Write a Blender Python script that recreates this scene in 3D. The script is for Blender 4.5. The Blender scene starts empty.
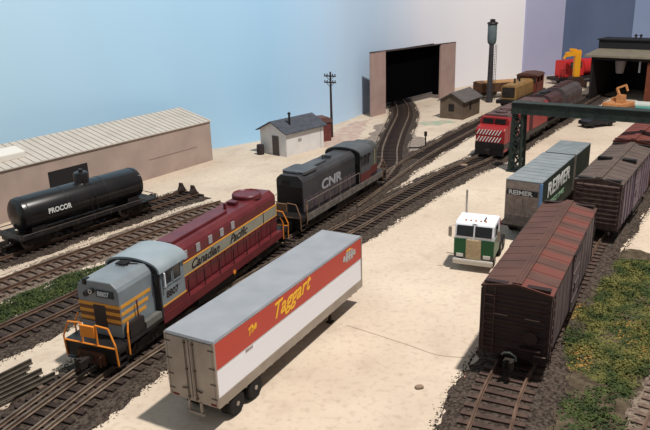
import bpy, bmesh, math, random
from mathutils import Vector, Matrix
random.seed(7)
S = bpy.context.scene
C = S.collection
PI = math.pi
# ---------------------------------------------------------------- camera
cd = bpy.data.cameras.new('camera'); cam = bpy.data.objects.new('camera', cd); C.objects.link(cam)
S.camera = cam
cd.sensor_width = 36; cd.lens = 682.9/650*36; cd.shift_x = (325-336.2)/650; cd.clip_end = 600
p, r = .324, -.026
fw = Vector((0, math.cos(p), -math.sin(p))); rt = Vector((1, 0, 0)); up = Vector((0, math.sin(p), math.cos(p)))
rt2 = rt*math.cos(r)+up*math.sin(r); up2 = -rt*math.sin(r)+up*math.cos(r)
M = Matrix((rt2, up2, -fw)).transposed().to_4x4(); M.translation = Vector((0, 0, 16.588))
cam.matrix_world = M
# ---------------------------------------------------------------- room light
w = bpy.data.worlds.new('room'); S.world = w; w.use_nodes = True
w.node_tree.nodes['Background'].inputs[0].default_value = (.95, .95, 1, 1)
w.node_tree.nodes['Background'].inputs[1].default_value = .25
ld = bpy.data.lights.new('ceiling_lamp', 'POINT'); ld.energy = 570000; ld.shadow_soft_size = 2.2; ld.color = (1, .945, .88)
lo = bpy.data.objects.new('ceiling_lamp', ld); lo.location = (30, 27, 100); C.objects.link(lo)
S.view_settings.view_transform = 'Standard'; S.view_settings.look = 'None'; S.view_settings.exposure = 0; S.view_settings.gamma = 1
# ---------------------------------------------------------------- helpers
def lin(c):
    return tuple(((v/255)/12.92 if v/255 <= .04045 else ((v/255+.055)/1.055)**2.4) for v in c)+(1,)
def mat(name, c, c2=None, sc=2., rough=.7, metal=0., bump=0., bs=8., band=None, lo_=.35, hi=.65, spec=.3, detail=6):
    """c, c2: display colours mixed by noise; band=(axis, period, duty, colour): painted bands along an axis"""
    m = bpy.data.materials.new(name); m.use_nodes = True
    nt = m.node_tree; N = nt.nodes; L = nt.links; b = N['Principled BSDF']
    b.inputs['Roughness'].default_value = rough; b.inputs['Metallic'].default_value = metal
    b.inputs['Specular IOR Level'].default_value = spec
    b.inputs['Base Color'].default_value = lin(c)
    tc = N.new('ShaderNodeTexCoord')
    out = None
    if c2:
        n = N.new('ShaderNodeTexNoise'); n.inputs['Scale'].default_value = sc; n.inputs['Detail'].default_value = detail
        L.new(tc.outputs['Object'], n.inputs['Vector'])
        cr = N.new('ShaderNodeValToRGB'); cr.color_ramp.elements[0].position = lo_; cr.color_ramp.elements[1].position = hi
        cr.color_ramp.elements[0].color = lin(c); cr.color_ramp.elements[1].color = lin(c2)
        L.new(n.outputs['Fac'], cr.inputs['Fac']); out = cr.outputs['Color']
    if band:
        ax, per, duty, bc = band
        sx = N.new('ShaderNodeSeparateXYZ'); L.new(tc.outputs['Object'], sx.inputs[0])
        a = N.new('ShaderNodeMath'); a.operation = 'DIVIDE'; a.inputs[1].default_value = per; L.new(sx.outputs[ax], a.inputs[0])
        f_ = N.new('ShaderNodeMath'); f_.operation = 'FRACT'; L.new(a.outputs[0], f_.inputs[0])
        g = N.new('ShaderNodeMath'); g.operation = 'LESS_THAN'; g.inputs[1].default_value = duty; L.new(f_.outputs[0], g.inputs[0])
        mx = N.new('ShaderNodeMix'); mx.data_type = 'RGBA'; L.new(g.outputs[0], mx.inputs[0])
        if out: L.new(out, mx.inputs[6])
        else: mx.inputs[6].default_value = lin(c)
        mx.inputs[7].default_value = lin(bc); out = mx.outputs[2]
    if out: L.new(out, b.inputs['Base Color'])
    if bump:
        n2 = N.new('ShaderNodeTexNoise'); n2.inputs['Scale'].default_value = bs; n2.inputs['Detail'].default_value = 8
        L.new(tc.outputs['Object'], n2.inputs['Vector'])
        bp = N.new('ShaderNodeBump'); bp.inputs['Strength'].default_value = bump; bp.inputs['Distance'].default_value = .1
        L.new(n2.outputs['Fac'], bp.inputs['Height']); L.new(bp.outputs[0], b.inputs['Normal'])
    return m
class MB:
    def __init__(s): s.bm = bmesh.new()
    def box(s, x0, x1, y0, y1, z0, z1, bev=0, mtx=None):
        v = [s.bm.verts.new((x, y, z)) for x in (x0, x1) for y in (y0, y1) for z in (z0, z1)]
        fs = [s.bm.faces.new([v[i] for i in q]) for q in ((0, 1, 3, 2), (4, 6, 7, 5), (0, 4, 5, 1), (2, 3, 7, 6), (0, 2, 6, 4), (1, 5, 7, 3))]
        if bev:
            es = list({e for f in fs for e in f.edges})
            rr = bmesh.ops.bevel(s.bm, geom=es, offset=bev, segments=2, affect='EDGES')
            v = list({x for f in rr['faces'] for x in f.verts} | {x for x in v if x.is_valid})
        if mtx: bmesh.ops.transform(s.bm, matrix=mtx, verts=v)
        return s
    def bar(s, a, b, t=.06, t2=None):
        a = Vector(a); b = Vector(b); d = b-a; L = d.length
        q = d.to_track_quat('Y', 'Z').to_matrix().to_4x4(); q.translation = a
        t2 = t2 or t
        return s.box(-t/2, t/2, 0, L, -t2/2, t2/2, mtx=q)
    def tube(s, pts, r=.03, n=8, cap=True):
        pts = [Vector(q) for q in pts]; rings = []
        for i, q in enumerate(pts):
            d = (pts[min(i+1, len(pts)-1)]-pts[max(i-1, 0)]).normalized()
            u = d.orthogonal().normalized() if i == 0 else (u-d*u.dot(d)).normalized()
            v = d.cross(u)
            rings.append([s.bm.verts.new(q+(u*math.cos(2*PI*k/n)+v*math.sin(2*PI*k/n))*r) for k in range(n)])
        for a, b in zip(rings, rings[1:]):
            for k in range(n): s.bm.faces.new((a[k], a[(k+1) % n], b[(k+1) % n], b[k]))
        if cap: s.bm.faces.new(rings[0][::-1]); s.bm.faces.new(rings[-1])
        return s
    def lathe(s, prof, o=(0, 0, 0), axis='Z', n=24):
        """prof: (radius, height) pairs"""
        o = Vector(o); rings = []
        for R, h in prof:
            ring = []
            for k in range(n):
                a = 2*PI*k/n; c_, s_ = max(R, .0005)*math.cos(a), max(R, .0005)*math.sin(a)
                ring.append(s.bm.verts.new(o+Vector({'Z': (c_, s_, h), 'Y': (s_, h, c_), 'X': (h, c_, s_)}[axis])))
            rings.append(ring)
        for a, b in zip(rings, rings[1:]):
            for k in range(n): s.bm.faces.new((a[k], a[(k+1) % n], b[(k+1) % n], b[k]))
        s.bm.faces.new(rings[0][::-1]); s.bm.faces.new(rings[-1])
        return s
    def prism(s, prof, y0, y1, axis='Y'):
        """prof (x,z) polygon swept along y (or (y,z) along x for axis X, (x,y) along z for axis Z)"""
        f = {'Y': lambda a, b, t: (a, t, b), 'X': lambda a, b, t: (t, a, b), 'Z': lambda a, b, t: (a, b, t)}[axis]
        A = [s.bm.verts.new(f(a, b, y0)) for a, b in prof]; B = [s.bm.verts.new(f(a, b, y1)) for a, b in prof]
        n = len(prof)
        for k in range(n): s.bm.faces.new((A[k], A[(k+1) % n], B[(k+1) % n], B[k]))
        s.bm.faces.new(A[::-1]); s.bm.faces.new(B)
        return s
    def build(s, name, m, parent=None, bevel=0, smooth=False):
        bmesh.ops.recalc_face_normals(s.bm, faces=s.bm.faces)
        me = bpy.data.meshes.new(name); s.bm.to_mesh(me); s.bm.free()
        me.materials.append(m)
        if smooth:
            for f in me.polygons: f.use_smooth = True
            try: me.set_sharp_from_angle(angle=math.radians(35))
            except Exception: pass
        o = bpy.data.objects.new(name, me); C.objects.link(o)
        if bevel:
            bv = o.modifiers.new('bevel', 'BEVEL'); bv.width = bevel; bv.segments = 2; bv.limit_method = 'ANGLE'
        if parent: o.parent = parent
        return o
def tag(o, label, cat=None, group=None, kind=None):
    if label: o['label'] = label
    if cat: o['category'] = cat
    if group: o['group'] = group
    if kind: o['kind'] = kind
    return o
def thing(name, label, cat, loc=(0, 0, 0), a=0, group=None):
    """a: heading in radians, clockwise from +Y"""
    o = bpy.data.objects.new(name, None); C.objects.link(o); o.location = loc; o.rotation_euler = (0, 0, -a)
    return tag(o, label, cat, group)
def struct(mb, name, m, **k):
    o = mb.build(name, m, **k); o['kind'] = 'structure'; return o
def copy_tree(o, parent=None):
    c = o.copy(); C.objects.link(c)
    if parent: c.parent = parent
    for ch in list(o.children): copy_tree(ch, c)
    return c
def text(s, size, m, parent, loc, face='R', shear=0, bold=0, name='lettering', sx=1, slope=0, depth=.008):
    cu = bpy.data.curves.new('t', 'FONT'); cu.body = s; cu.size = size; cu.shear = shear; cu.offset = bold; cu.extrude = depth; cu.resolution_u = 3
    t = bpy.data.objects.new('t', cu); C.objects.link(t)
    bpy.context.view_layer.update()
    me = bpy.data.meshes.new_from_object(t.evaluated_get(bpy.context.evaluated_depsgraph_get()))
    bpy.data.objects.remove(t)
    me.materials.clear(); me.materials.append(m)
    R = {'R': Matrix(((0, 0, 1), (1, 0, 0), (0, 1, 0))), 'E': Matrix(((1, 0, 0), (0, 0, -1), (0, 1, 0)))}[face].to_4x4()
    Sc = Matrix.Diagonal((sx, 1, 1, 1)) @ Matrix.Rotation(slope, 4, 'Z')
    R.translation = Vector(loc)
    me.transform(R @ Sc); me.name = name
    o = bpy.data.objects.new(name, me); C.objects.link(o); o.parent = parent
    return o
def catmull(P, step):
    P = [Vector(q) for q in P]; P = [P[0]*2-P[1]]+P+[P[-1]*2-P[-2]]
    fine = []
    for i in range(1, len(P)-2):
        for k in range(40):
            t = k/40; a, b, c, d = P[i-1:i+3]
            fine.append(.5*((2*b)+(c-a)*t+(2*a-5*b+4*c-d)*t*t+(3*b-a-3*c+d)*t**3))
    fine.append(P[-2]); out = [fine[0]]; acc = 0
    for a, b in zip(fine, fine[1:]):
        L = (b-a).length
        while acc+L >= step:
            a = a.lerp(b, (step-acc)/L); L = (b-a).length; acc = 0; out.append(a.copy())
        acc += L
    if (out[-1]-P[-2]).length > .01: out.append(P[-2].copy())
    return out
def tang(P, i):
    return (P[min(i+1, len(P)-1)]-P[max(i-1, 0)]).normalized()
# ---------------------------------------------------------------- materials
sand = mat('sand_plaster', (190, 174, 156), (210, 195, 176), sc=.16, rough=.95, bump=.3, bs=3, lo_=.3, hi=.7, spec=.1)
def speckle(m, sc, lo_, hi, c, amt):
    nt = m.node_tree; b = nt.nodes['Principled BSDF']; src = b.inputs['Base Color'].links[0].from_socket
    tc = nt.nodes.new('ShaderNodeTexCoord'); n = nt.nodes.new('ShaderNodeTexNoise'); n.inputs['Scale'].default_value = sc; n.inputs['Detail'].default_value = 5
    nt.links.new(tc.outputs['Object'], n.inputs['Vector']); mr = nt.nodes.new('ShaderNodeMapRange'); mr.inputs[1].default_value = lo_; mr.inputs[2].default_value = hi; mr.inputs[4].default_value = amt
    nt.links.new(n.outputs['Fac'], mr.inputs[0]); mx = nt.nodes.new('ShaderNodeMix'); mx.data_type = 'RGBA'; nt.links.new(mr.outputs[0], mx.inputs[0])
    nt.links.new(src, mx.inputs[6]); mx.inputs[7].default_value = lin(c); nt.links.new(mx.outputs[2], b.inputs['Base Color'])
speckle(sand, 3.2, .52, .75, (150, 130, 112), .4)
speckle(sand, .5, .55, .8, (168, 146, 132), .6)
ballast = mat('ballast_gravel', (46, 39, 35), (88, 78, 70), sc=7, rough=.95, bump=.9, bs=9, lo_=.38, hi=.62, spec=.1)
ballast_pale = mat('pale_ballast', (96, 84, 76), (140, 126, 112), sc=7, rough=.95, bump=.9, bs=9, lo_=.38, hi=.62, spec=.1)
tie_dark = mat('creosoted_tie', (38, 29, 26), (58, 45, 40), sc=3, rough=.8)
tie_pale = mat('weathered_tie', (84, 68, 60), (112, 94, 82), sc=3, rough=.8)
railm = mat('rail_steel', (104, 88, 76), (138, 122, 106), sc=1.5, rough=.5, metal=.35)
railr = mat('rusty_rail', (86, 66, 55), (112, 90, 76), sc=1.5, rough=.6, metal=.2)
black = mat('black_paint', (26, 24, 25), (38, 34, 34), sc=1.5, rough=.45)
gloss_black = mat('gloss_black', (18, 17, 18), (28, 26, 27), sc=.8, rough=.28, spec=.5)
dark = mat('dark_running_gear', (30, 25, 23), (48, 40, 35), sc=3, rough=.7)
steel = mat('wheel_steel', (92, 84, 78), None, rough=.4, metal=.7)
rubber = mat('tyre_rubber', (30, 28, 28), None, rough=.8)
maroon = mat('maroon_paint', (88, 32, 37), (100, 40, 44), sc=1, rough=.38)
lgrey = mat('grey_paint', (112, 120, 126), (124, 132, 137), sc=1, rough=.4)
bgrey = mat('band_grey', (128, 128, 116), (142, 140, 126), sc=1, rough=.5)
yellow = mat('yellow_paint', (208, 148, 58), None, rough=.5)
orange = mat('orange_handrail', (226, 138, 48), None, rough=.45)
glass = mat('cab_glass', (34, 37, 40), None, rough=.15, spec=.6)
white = mat('white_paint', (238, 240, 246), None, rough=.45)
# ---------------------------------------------------------------- the setting
f = MB(); f.box(-90, 120, 5, 170, -1, 0); struct(f, 'floor', sand)['label'] = 'sand coloured plaster ground of the model railway'
def wall_mat():  # sky paint fading blue to white, some wall lighting put into the colours
    m = mat('sky_and_light_backdrop', (150, 190, 222), rough=.9, spec=.1); nt = m.node_tree; N = nt.nodes; L = nt.links; b = N['Principled BSDF']
    tc = N.new('ShaderNodeTexCoord'); sx = N.new('ShaderNodeSeparateXYZ'); L.new(tc.outputs['Object'], sx.inputs[0])
    cr = N.new('ShaderNodeValToRGB'); mr = N.new('ShaderNodeMapRange'); mr.inputs[1].default_value = -40; mr.inputs[2].default_value = 34
    n = N.new('ShaderNodeTexNoise'); n.inputs['Scale'].default_value = .04; L.new(tc.outputs['Object'], n.inputs['Vector'])
    ad = N.new('ShaderNodeMath'); ad.operation = 'MULTIPLY_ADD'; ad.inputs[1].default_value = 10; L.new(n.outputs['Fac'], ad.inputs[0]); L.new(sx.outputs[0], ad.inputs[2])
    L.new(ad.outputs[0], mr.inputs[0]); L.new(mr.outputs[0], cr.inputs['Fac'])
    e = cr.color_ramp.elements; e[0].position = 0; e[0].color = lin((190, 218, 232)); e[1].position = 1; e[1].color = lin((240, 240, 243))
    for pos, c in ((.30, (178, 214, 238)), (.50, (164, 206, 238)), (.66, (190, 214, 238)), (.80, (228, 230, 240))):
        k = e.new(pos); k.color = lin(c)
    L.new(cr.outputs['Color'], b.inputs['Base Color'])
    return m
def wall(name, pts, m, h=44, th=.6):
    A = [Vector(q) for q in pts]; mb = MB(); d = [tang(A, i) for i in range(len(A))]
    B = [a+Vector((-t.y, t.x))*th for a, t in zip(A, d)]
    mb.prism([tuple(q) for q in A]+[tuple(q) for q in B[::-1]], -1, h, 'Z')
    return struct(mb, name, m, smooth=True)
wall('wall_left', catmull([(-78, -8), (-48, 28), (-32, 55), (-17.6, 70.8), (-12.6, 73.6), (-7.6, 77.6), (.1, 85.2), (4.4, 93), (9.2, 101.5), (16.5, 110.2), (23.5, 116.6), (34.1, 123.9)], 3), wall_mat())
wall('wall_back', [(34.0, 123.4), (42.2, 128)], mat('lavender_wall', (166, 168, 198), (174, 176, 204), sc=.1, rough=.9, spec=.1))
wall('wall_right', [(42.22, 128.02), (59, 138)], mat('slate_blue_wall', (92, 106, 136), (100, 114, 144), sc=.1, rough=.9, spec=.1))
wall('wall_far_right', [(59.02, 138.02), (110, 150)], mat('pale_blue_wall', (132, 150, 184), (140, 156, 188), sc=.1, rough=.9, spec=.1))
# ---------------------------------------------------------------- tracks
def offset(P, k): return [q+Vector((tang(P, i).y, -tang(P, i).x))*k for i, q in enumerate(P)]
def sweep(mb, P, prof):
    """prof: list of (offset to the right, z) closed"""
    rings = []
    for i, q in enumerate(P):
        t = tang(P, i); n = Vector((t.y, -t.x)); rings.append([mb.bm.verts.new((q.x+n.x*a, q.y+n.y*a, z)) for a, z in prof])
    n = len(prof)
    for a, b in zip(rings, rings[1:]):
        for k in range(n): mb.bm.faces.new((a[k], a[(k+1) % n], b[(k+1) % n], b[k]))
    mb.bm.faces.new(rings[0][::-1]); mb.bm.faces.new(rings[-1])
tie_mesh = {}
def track(label, pts, bed, lay, tm=tie_dark, rm=railm, bm_=ballast, bedw=(2.4, 2.4), skip=None, longfn=None, group=None, limit=100, bedlabel=None):
    P = catmull(pts, .6); root = thing('railway_track', label, 'railway track', (P[0].x, P[0].y, 0), 0)
    O = P[0].copy(); P = [q-O for q in P]
    rnd = random.Random(lay*13+5)
    # ballast bed with a ragged edge
    mb = MB(); rings = []; z = .04+.012*lay; PP = catmull([tuple(q) for q in P[::6]]+[tuple(P[-1])], .28) if len(P) > 14 else P
    for i, q in enumerate(PP):
        t = tang(PP, i); n = Vector((t.y, -t.x))
        l_, r_ = bedw[0]+rnd.uniform(-.16, .16)+.15*math.sin(i*.31), bedw[1]+rnd.uniform(-.16, .16)+.15*math.sin(i*.23+1)
        rings.append([mb.bm.verts.new((q.x+n.x*a, q.y+n.y*a, zz)) for a, zz in ((-l_, -.02), (-l_+.35, z), (r_-.35, z), (r_, -.02))])
    for a, b in zip(rings, rings[1:]):
        for k in range(3): mb.bm.faces.new((a[k], a[k+1], b[k+1], b[k]))
    if bed: mb.build('ballast_bed', bm_, root)
    mb = MB()
    for i, q in enumerate(PP):
        t = tang(PP, i); n = Vector((t.y, -t.x))
        for s, bw in ((-1, bedw[0]), (1, bedw[1])):
            for k in range(9):
                e = abs(rnd.gauss(0, .16)); sz = rnd.uniform(.018, .045); c = q+n*s*(bw-.12+e)+t*rnd.uniform(-.15, .15); a = rnd.uniform(0, 6)
                v = [mb.bm.verts.new((c.x+math.cos(a+o_)*sz*1.3, c.y+math.sin(a+o_)*sz, .0)) for o_ in (0, 1.7, 3.3, 4.8)]; top = mb.bm.verts.new((c.x, c.y, sz*.8+(z if e < .05 else 0)))
                for u in range(4): mb.bm.faces.new((v[u], v[(u+1) % 4], top))
    mb.build('stray_gravel', bm_, root)['kind'] = 'stuff'
    for s in (-1, 1):
        mb = MB(); sweep(mb, P, [(s*.755-.075, .16), (s*.755-.075, .2), (s*.755-.03, .22), (s*.755-.045, .36), (s*.755+.045, .36), (s*.755+.03, .22), (s*.755+.075, .2), (s*.755+.075, .16)])
        mb.build('rail', rm, root)
    key = tm.name
    if key not in tie_mesh:
        mb = MB(); mb.box(-1.28, 1.28, -.13, .13, .02, .17); o = mb.build('tie', tm); tie_mesh[key] = o.data; bpy.data.objects.remove(o)
    rest = MB(); cnt = 0; nrest = 0; T = catmull([tuple(q) for q in P], .62)
    for i, q in enumerate(T):
        t = tang(T, i); g = q+O
        if skip and skip(g): continue
        ext = longfn(g, t) if longfn else (0, 0)
        a = math.atan2(t.x, t.y)+rnd.uniform(-.02, .02)
        if cnt < limit:
            o = bpy.data.objects.new('tie', tie_mesh[key]); C.objects.link(o); o.parent = root
            w_ = (2.56+ext[0])/2.56; o.scale = (w_, 1, 1)
            n = Vector((t.y, -t.x)); cc = q+n*ext[1]
            o.location = (cc.x, cc.y, 0); o.rotation_euler = (0, 0, -a); cnt += 1
        else:
            m = Matrix.Translation((q.x, q.y, 0)) @ Matrix.Rotation(-a, 4, 'Z'); rest.box(-1.28, 1.28, -.13, .13, .02, .17, mtx=m); nrest += 1
    if nrest: rest.build('tie', tm, root)['kind'] = 'stuff'
    return root
T1 = [(-14.6, 18.5), (-12.95, 23.1), (-11.25, 27.35), (-7.85, 35.4), (-4.55, 43.2), (-3.2, 45.8), (0, 51.4), (3.3, 57.6), (5.1, 63.5), (5.8, 70), (6.9, 77), (8.1, 83.5), (9.2, 90), (9.7, 97), (9.6, 106)]
T2 = [(-14.2, 18.3), (-12.5, 22.9), (-10.6, 27.2), (-8.4, 31.2), (-5.6, 35.9), (-2.2, 41.4), (1.2, 46.4), (4.4, 51.4), (7.3, 55.7), (10.5, 60.2), (15.1, 66.0), (22.9, 77.7), (31.3, 90.2), (39.5, 102.5)]
T3 = [(1.0, 51.2), (2.4, 54), (5.2, 60), (8.6, 66.8), (12.6, 73.9), (17.5, 82), (22.6, 90), (29, 99.5), (36, 109)]
T4 = [(3.7, 18), (5.55, 22), (7.55, 26.3), (13.8, 37.4), (17.1, 43), (23.3, 52.6), (31, 64), (41, 78)]
T5 = [(-26, 36.9), (-22.2, 42.3), (-17.6, 48.7), (-12.2, 55.9)]
T6 = [(-24.5, 30.5), (-20.1, 37), (-18.2, 39.8), (-15.9, 43), (-12.4, 48), (-10.2, 50.8), (-8.8, 52.3)]
T7 = [(-21, 25.5), (-17.3, 31.0), (-14.6, 35.3), (-11.6, 40.6), (-9.8, 44.2)]
T8 = [(9.2, 17.5), (12.05, 21.5), (14.4, 24.9), (19, 32), (25, 41.5)]
near = lambda P, rad: (lambda g: min((g-q).length for q in P) < rad)
P1 = catmull(T1, .3)
def long2(g, t):   # switch timbers: reach back over to the main track
    d = min((g-q).length for q in P1); return (d, -d/2) if d < 3 else (0, 0)
P2 = catmull(T2, .3)
track('main curved track under the grey and maroon diesel, bending off through the black portal', T1, True, 2, skip=lambda g: min((g-q).length for q in P2) < 2.75, bedw=(1.9, 2.1))
track('track carrying the red diesels and running beside the silver roofed trailer', T2, True, 3, longfn=long2, bedw=(1.9, 2.3), limit=100)
track('track leading past the small brown hut to the tan switcher', T3, True, 1, skip=near(P1, 2.65), bedw=(1.9, 1.6))
track('track carrying the rusty brown boxcars at the right', T4, True, 4, bedw=(2.1, 2.4), tm=mat('brown_tie', (62, 47, 42), (84, 66, 58), sc=3, rough=.8), rm=railr)
track('dead-end track with wheel stops under the black tank car', T5, True, 1, bedw=(2.1, 2.1), rm=railr)
track('pale empty siding between the tank car and the green weeds', T6, True, 0, tm=tie_pale, bm_=ballast_pale, bedw=(2.0, 1.8), rm=railr)
track('dark empty track between the green weeds and the grey diesel nose', T7, True, 3, bedw=(1.7, 2.3), rm=railr)
track('weathered track at the bottom right corner beyond the grass', T8, True, 5, tm=tie_pale, bm_=ballast_pale, bedw=(1.6, 1.8), rm=railr)
def patch(name, label, pts, z, m, jag=.25, cat='ground cover'):
    """flat irregular ground cover with ragged rim"""
    rnd = random.Random(len(label)); out = []
    for a, b in zip(pts, pts[1:]+pts[:1]):
        a = Vector(a); b = Vector(b); n = max(1, int((b-a).length/.5))
        for k in range(n):
            q = a.lerp(b, k/n); out.append((q.x+rnd.uniform(-jag, jag), q.y+rnd.uniform(-jag, jag)))
    mb = MB(); mb.prism(out, -.03, z, 'Z'); o = mb.build(name, m)
    return tag(o, label, cat, kind='stuff')
dirt = mat('dark_soil', (66, 57, 48), (96, 86, 70), sc=2.2, rough=.97, bump=.8, bs=8, lo_=.35, hi=.65, spec=.05)
patch('dark_soil', 'dark gritty soil between the boxcar track and the corner track', [(6.5, 17), (10.5, 17), (13, 20.5), (24, 37), (20.6, 39.4), (18.7, 40.8), (18.2, 40.6), (14.5, 36.6), (7.8, 24.5)], .035, dirt, .3)
patch('dark_gravel', 'dark gravel spread between the diverging tracks', [(-1.5, 42), (2, 46), (4.2, 50.5), (3.6, 52.5), (4.7, 57), (6, 61), (5.0, 62), (0, 52), (-3, 45)], .03, ballast, .3)
patch('grey_gravel', 'grey dusty gravel beside the curve into the portal', [(5, 62), (11, 71), (9.9, 76), (8.8, 80), (8.7, 88), (5.3, 84), (3.6, 76), (2.2, 67)], .026, mat('grey_dust', (122, 110, 102), (150, 136, 124), sc=2, rough=.95, bump=.4), .35)
patch('pink_stain', 'pink stained dusty ground near the telegraph pole', [(.6, 71), (3, 78), (4.6, 88), (2.4, 86), (-.2, 80), (-1.5, 73)], .022, mat('pink_dust', (178, 150, 140), (190, 172, 156), sc=1.2, rough=.95, lo_=.4, hi=.6), .4)
patch('green_stain', 'pale green stain on the ground in front of the brown hut', [(10.8, 83), (13, 83.2), (15.5, 84.6), (14, 86), (11.2, 85.4)], .024, mat('green_stain', (150, 168, 146), (176, 168, 150), sc=1.2, rough=.95, lo_=.4, hi=.6), .35)
patch('paint_mark', 'pink paint mark on the sand beside the boxcar track', [(4.9, 24.6), (5.15, 24.5), (5.75, 26.2), (5.5, 26.4)], .05, mat('pink_paint', (214, 140, 120), (206, 170, 146), sc=4, rough=.95), .06, 'paint mark')
mb = MB(); rnd = random.Random(3)
for P in ([(.4, 31.5), (1.9, 30.4), (3.6, 29.1), (4.6, 28.3), (5.9, 28.0)],):
    Q = catmull(P, .4)
    for a, b in zip(Q, Q[1:]):
        mb.bar((a.x, a.y, .004), (b.x, b.y, .004), .03, .02)
tag(mb.build('ground_crack', mat('crack', (158, 140, 122), None, rough=1)), 'thin crack across the open sand between trailer and boxcar', 'crack')
# foliage
def foliage(name, label, polys, m, n, hgt, holes=0, seed=1):
    rnd = random.Random(seed); mb = MB()
    def inside(x, y, P):
        c = False
        for (x1, y1), (x2, y2) in zip(P, P[1:]+P[:1]):
            if (y1 > y) != (y2 > y) and x < (x2-x1)*(y-y1)/(y2-y1)+x1: c = not c
        return c
    for P in polys:
        xs = [a for a, b in P]; ys = [b for a, b in P]; k = 0; tries = 0
        while k < n and tries < n*6:
            tries += 1
            x = rnd.uniform(min(xs), max(xs)); y = rnd.uniform(min(ys), max(ys))
            if not inside(x, y, P) or math.sin(x*1.9+seed)*math.cos(y*1.6)*.5+.5+rnd.uniform(-.4, .4) < holes: continue
            k += 1; h = hgt*rnd.uniform(.3, 1)*(.6+.5*math.sin(x*1.3)*math.sin(y*1.1+1))
            for t in range(5):
                a = rnd.uniform(0, 2*PI); s = rnd.uniform(.035, .085); zz = h*rnd.uniform(.3, 1)
                cx, cy = x+rnd.uniform(-.15, .15), y+rnd.uniform(-.15, .15)
                v = [mb.bm.verts.new((cx+math.cos(a+q)*s, cy+math.sin(a+q)*s*.7, max(.03, zz+rnd.uniform(-.08, .08)))) for q in (0, 1.6, 3.1, 4.7)]
                mb.bm.faces.new(v)
            
    return tag(mb.build(name, m), label, 'weeds', kind='stuff')
gm = mat('weed_leaves', (60, 74, 36), (112, 110, 58), sc=.9, rough=.8, lo_=.42, hi=.6)
gl = mat('dark_weed_leaves', (46, 62, 32), (78, 90, 46), sc=1.2, rough=.8)
go = mat('dry_weed_leaves', (150, 112, 58), (164, 136, 76), sc=1.4, rough=.8)
GP = [(10.2, 27.0), (11.4, 31), (13.6, 33.8), (15.9, 37.2), (17.6, 39.3), (20.2, 38.4), (20.4, 36.4), (16.4, 30.2), (13.9, 26.6), (12, 24.6)]
foliage('weeds', 'green and yellow weed mat beside the rusty boxcar', [GP], gm, 7500, .17, .28, 2)
foliage('dry_weeds', 'orange dry tufts in the weed mat at the right', [[(10.2, 26.6), (11.2, 26.4), (11.8, 28.6), (10.6, 29)], [(13.2, 27.2), (14.2, 27.2), (15.4, 31), (13.8, 31)], [(11.8, 31.2), (13.4, 32.4), (13, 33.2), (11.9, 32.8)]], go, 60, .2, .3, 5)
foliage('weeds', 'sparse weeds on dark soil at the bottom right', [[(8.2, 21), (12, 21), (12.4, 24.6), (9.4, 26)]], gl, 700, .15, .6, 8)
foliage('weeds', 'dark green weed strip between the two left sidings', [[(-19.6, 31.4), (-18.9, 31), (-16.6, 34.2), (-14.6, 37.6), (-13.2, 40.4), (-14, 41), (-16.3, 39.6), (-18.9, 35.6)]], gl, 2600, .24, .22, 3)
# ---------------------------------------------------------------- rolling stock
def truck(parent, y, wb=1.75, r_=.46, n=2, side=1.08):
    mb = MB()
    for s in (-1, 1):
        L = wb*(n-1)/2
        mb.prism([(y-L-.45, .82), (y-L-.3, 1.0), (y-L*.5, 1.02), (y-.25, 1.12), (y+.25, 1.12), (y+L*.5, 1.02), (y+L+.3, 1.0), (y+L+.45, .82), (y+L+.15, .62), (y+L-.2, .66), (y+.35, .5), (y-.35, .5), (y-L+.2, .66), (y-L-.15, .62)], s*side-.09, s*side+.09, 'X')
        for k in range(n):
            mb.box(s*side-.14, s*side+.14, y-L+k*wb-.16, y-L+k*wb+.16, .66, .98)
        mb.lathe([(.12, .58), (.12, .9)], (s*side+s*.04, y-.14, 0), n=10); mb.lathe([(.12, .58), (.12, .9)], (s*side+s*.04, y+.14, 0), n=10)
    mb.box(-side, side, y-.25, y+.25, .75, .98)
    t = mb.build('truck', dark, parent)
    for k in range(n):
        yy = y-wb*(n-1)/2+k*wb; m2 = MB(); m2.tube([(-.9, yy, .36+r_), (.9, yy, .36+r_)], .08)
        for s in (-1, 1): m2.lathe([(.2, -.07), (r_-.08, -.06), (r_, -.05), (r_, .05), (r_+.04, .06), (r_+.04, .09), (.2, .09)][::1], (s*.76, yy, .36+r_), 'X', 20)
        m2.build('wheelset', steel, t)
    return t
def coupler(parent, y, d):
    mb = MB(); mb.box(-.13, .13, min(y, y+d*.6), max(y, y+d*.6), .82, 1.08)
    mb.prism([(-.2, y+d*.55), (.2, y+d*.55), (.24, y+d*.75), (.16, y+d*.95), (.06, y+d*.95), (.08, y+d*.76), (-.1, y+d*.74), (-.22, y+d*.9)], .76, 1.14, 'Z')
    mb.tube([(.12, y+d*.3, .8), (.14, y+d*.35, .55), (.02, y+d*.6, .45)], .03, 6)
    return mb.build('coupler', dark, parent)
def rod(parent, name, pts, m, r_=.035):
    mb = MB(); mb.tube(pts, r_, 6); return mb.build(name, m, parent)
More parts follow.
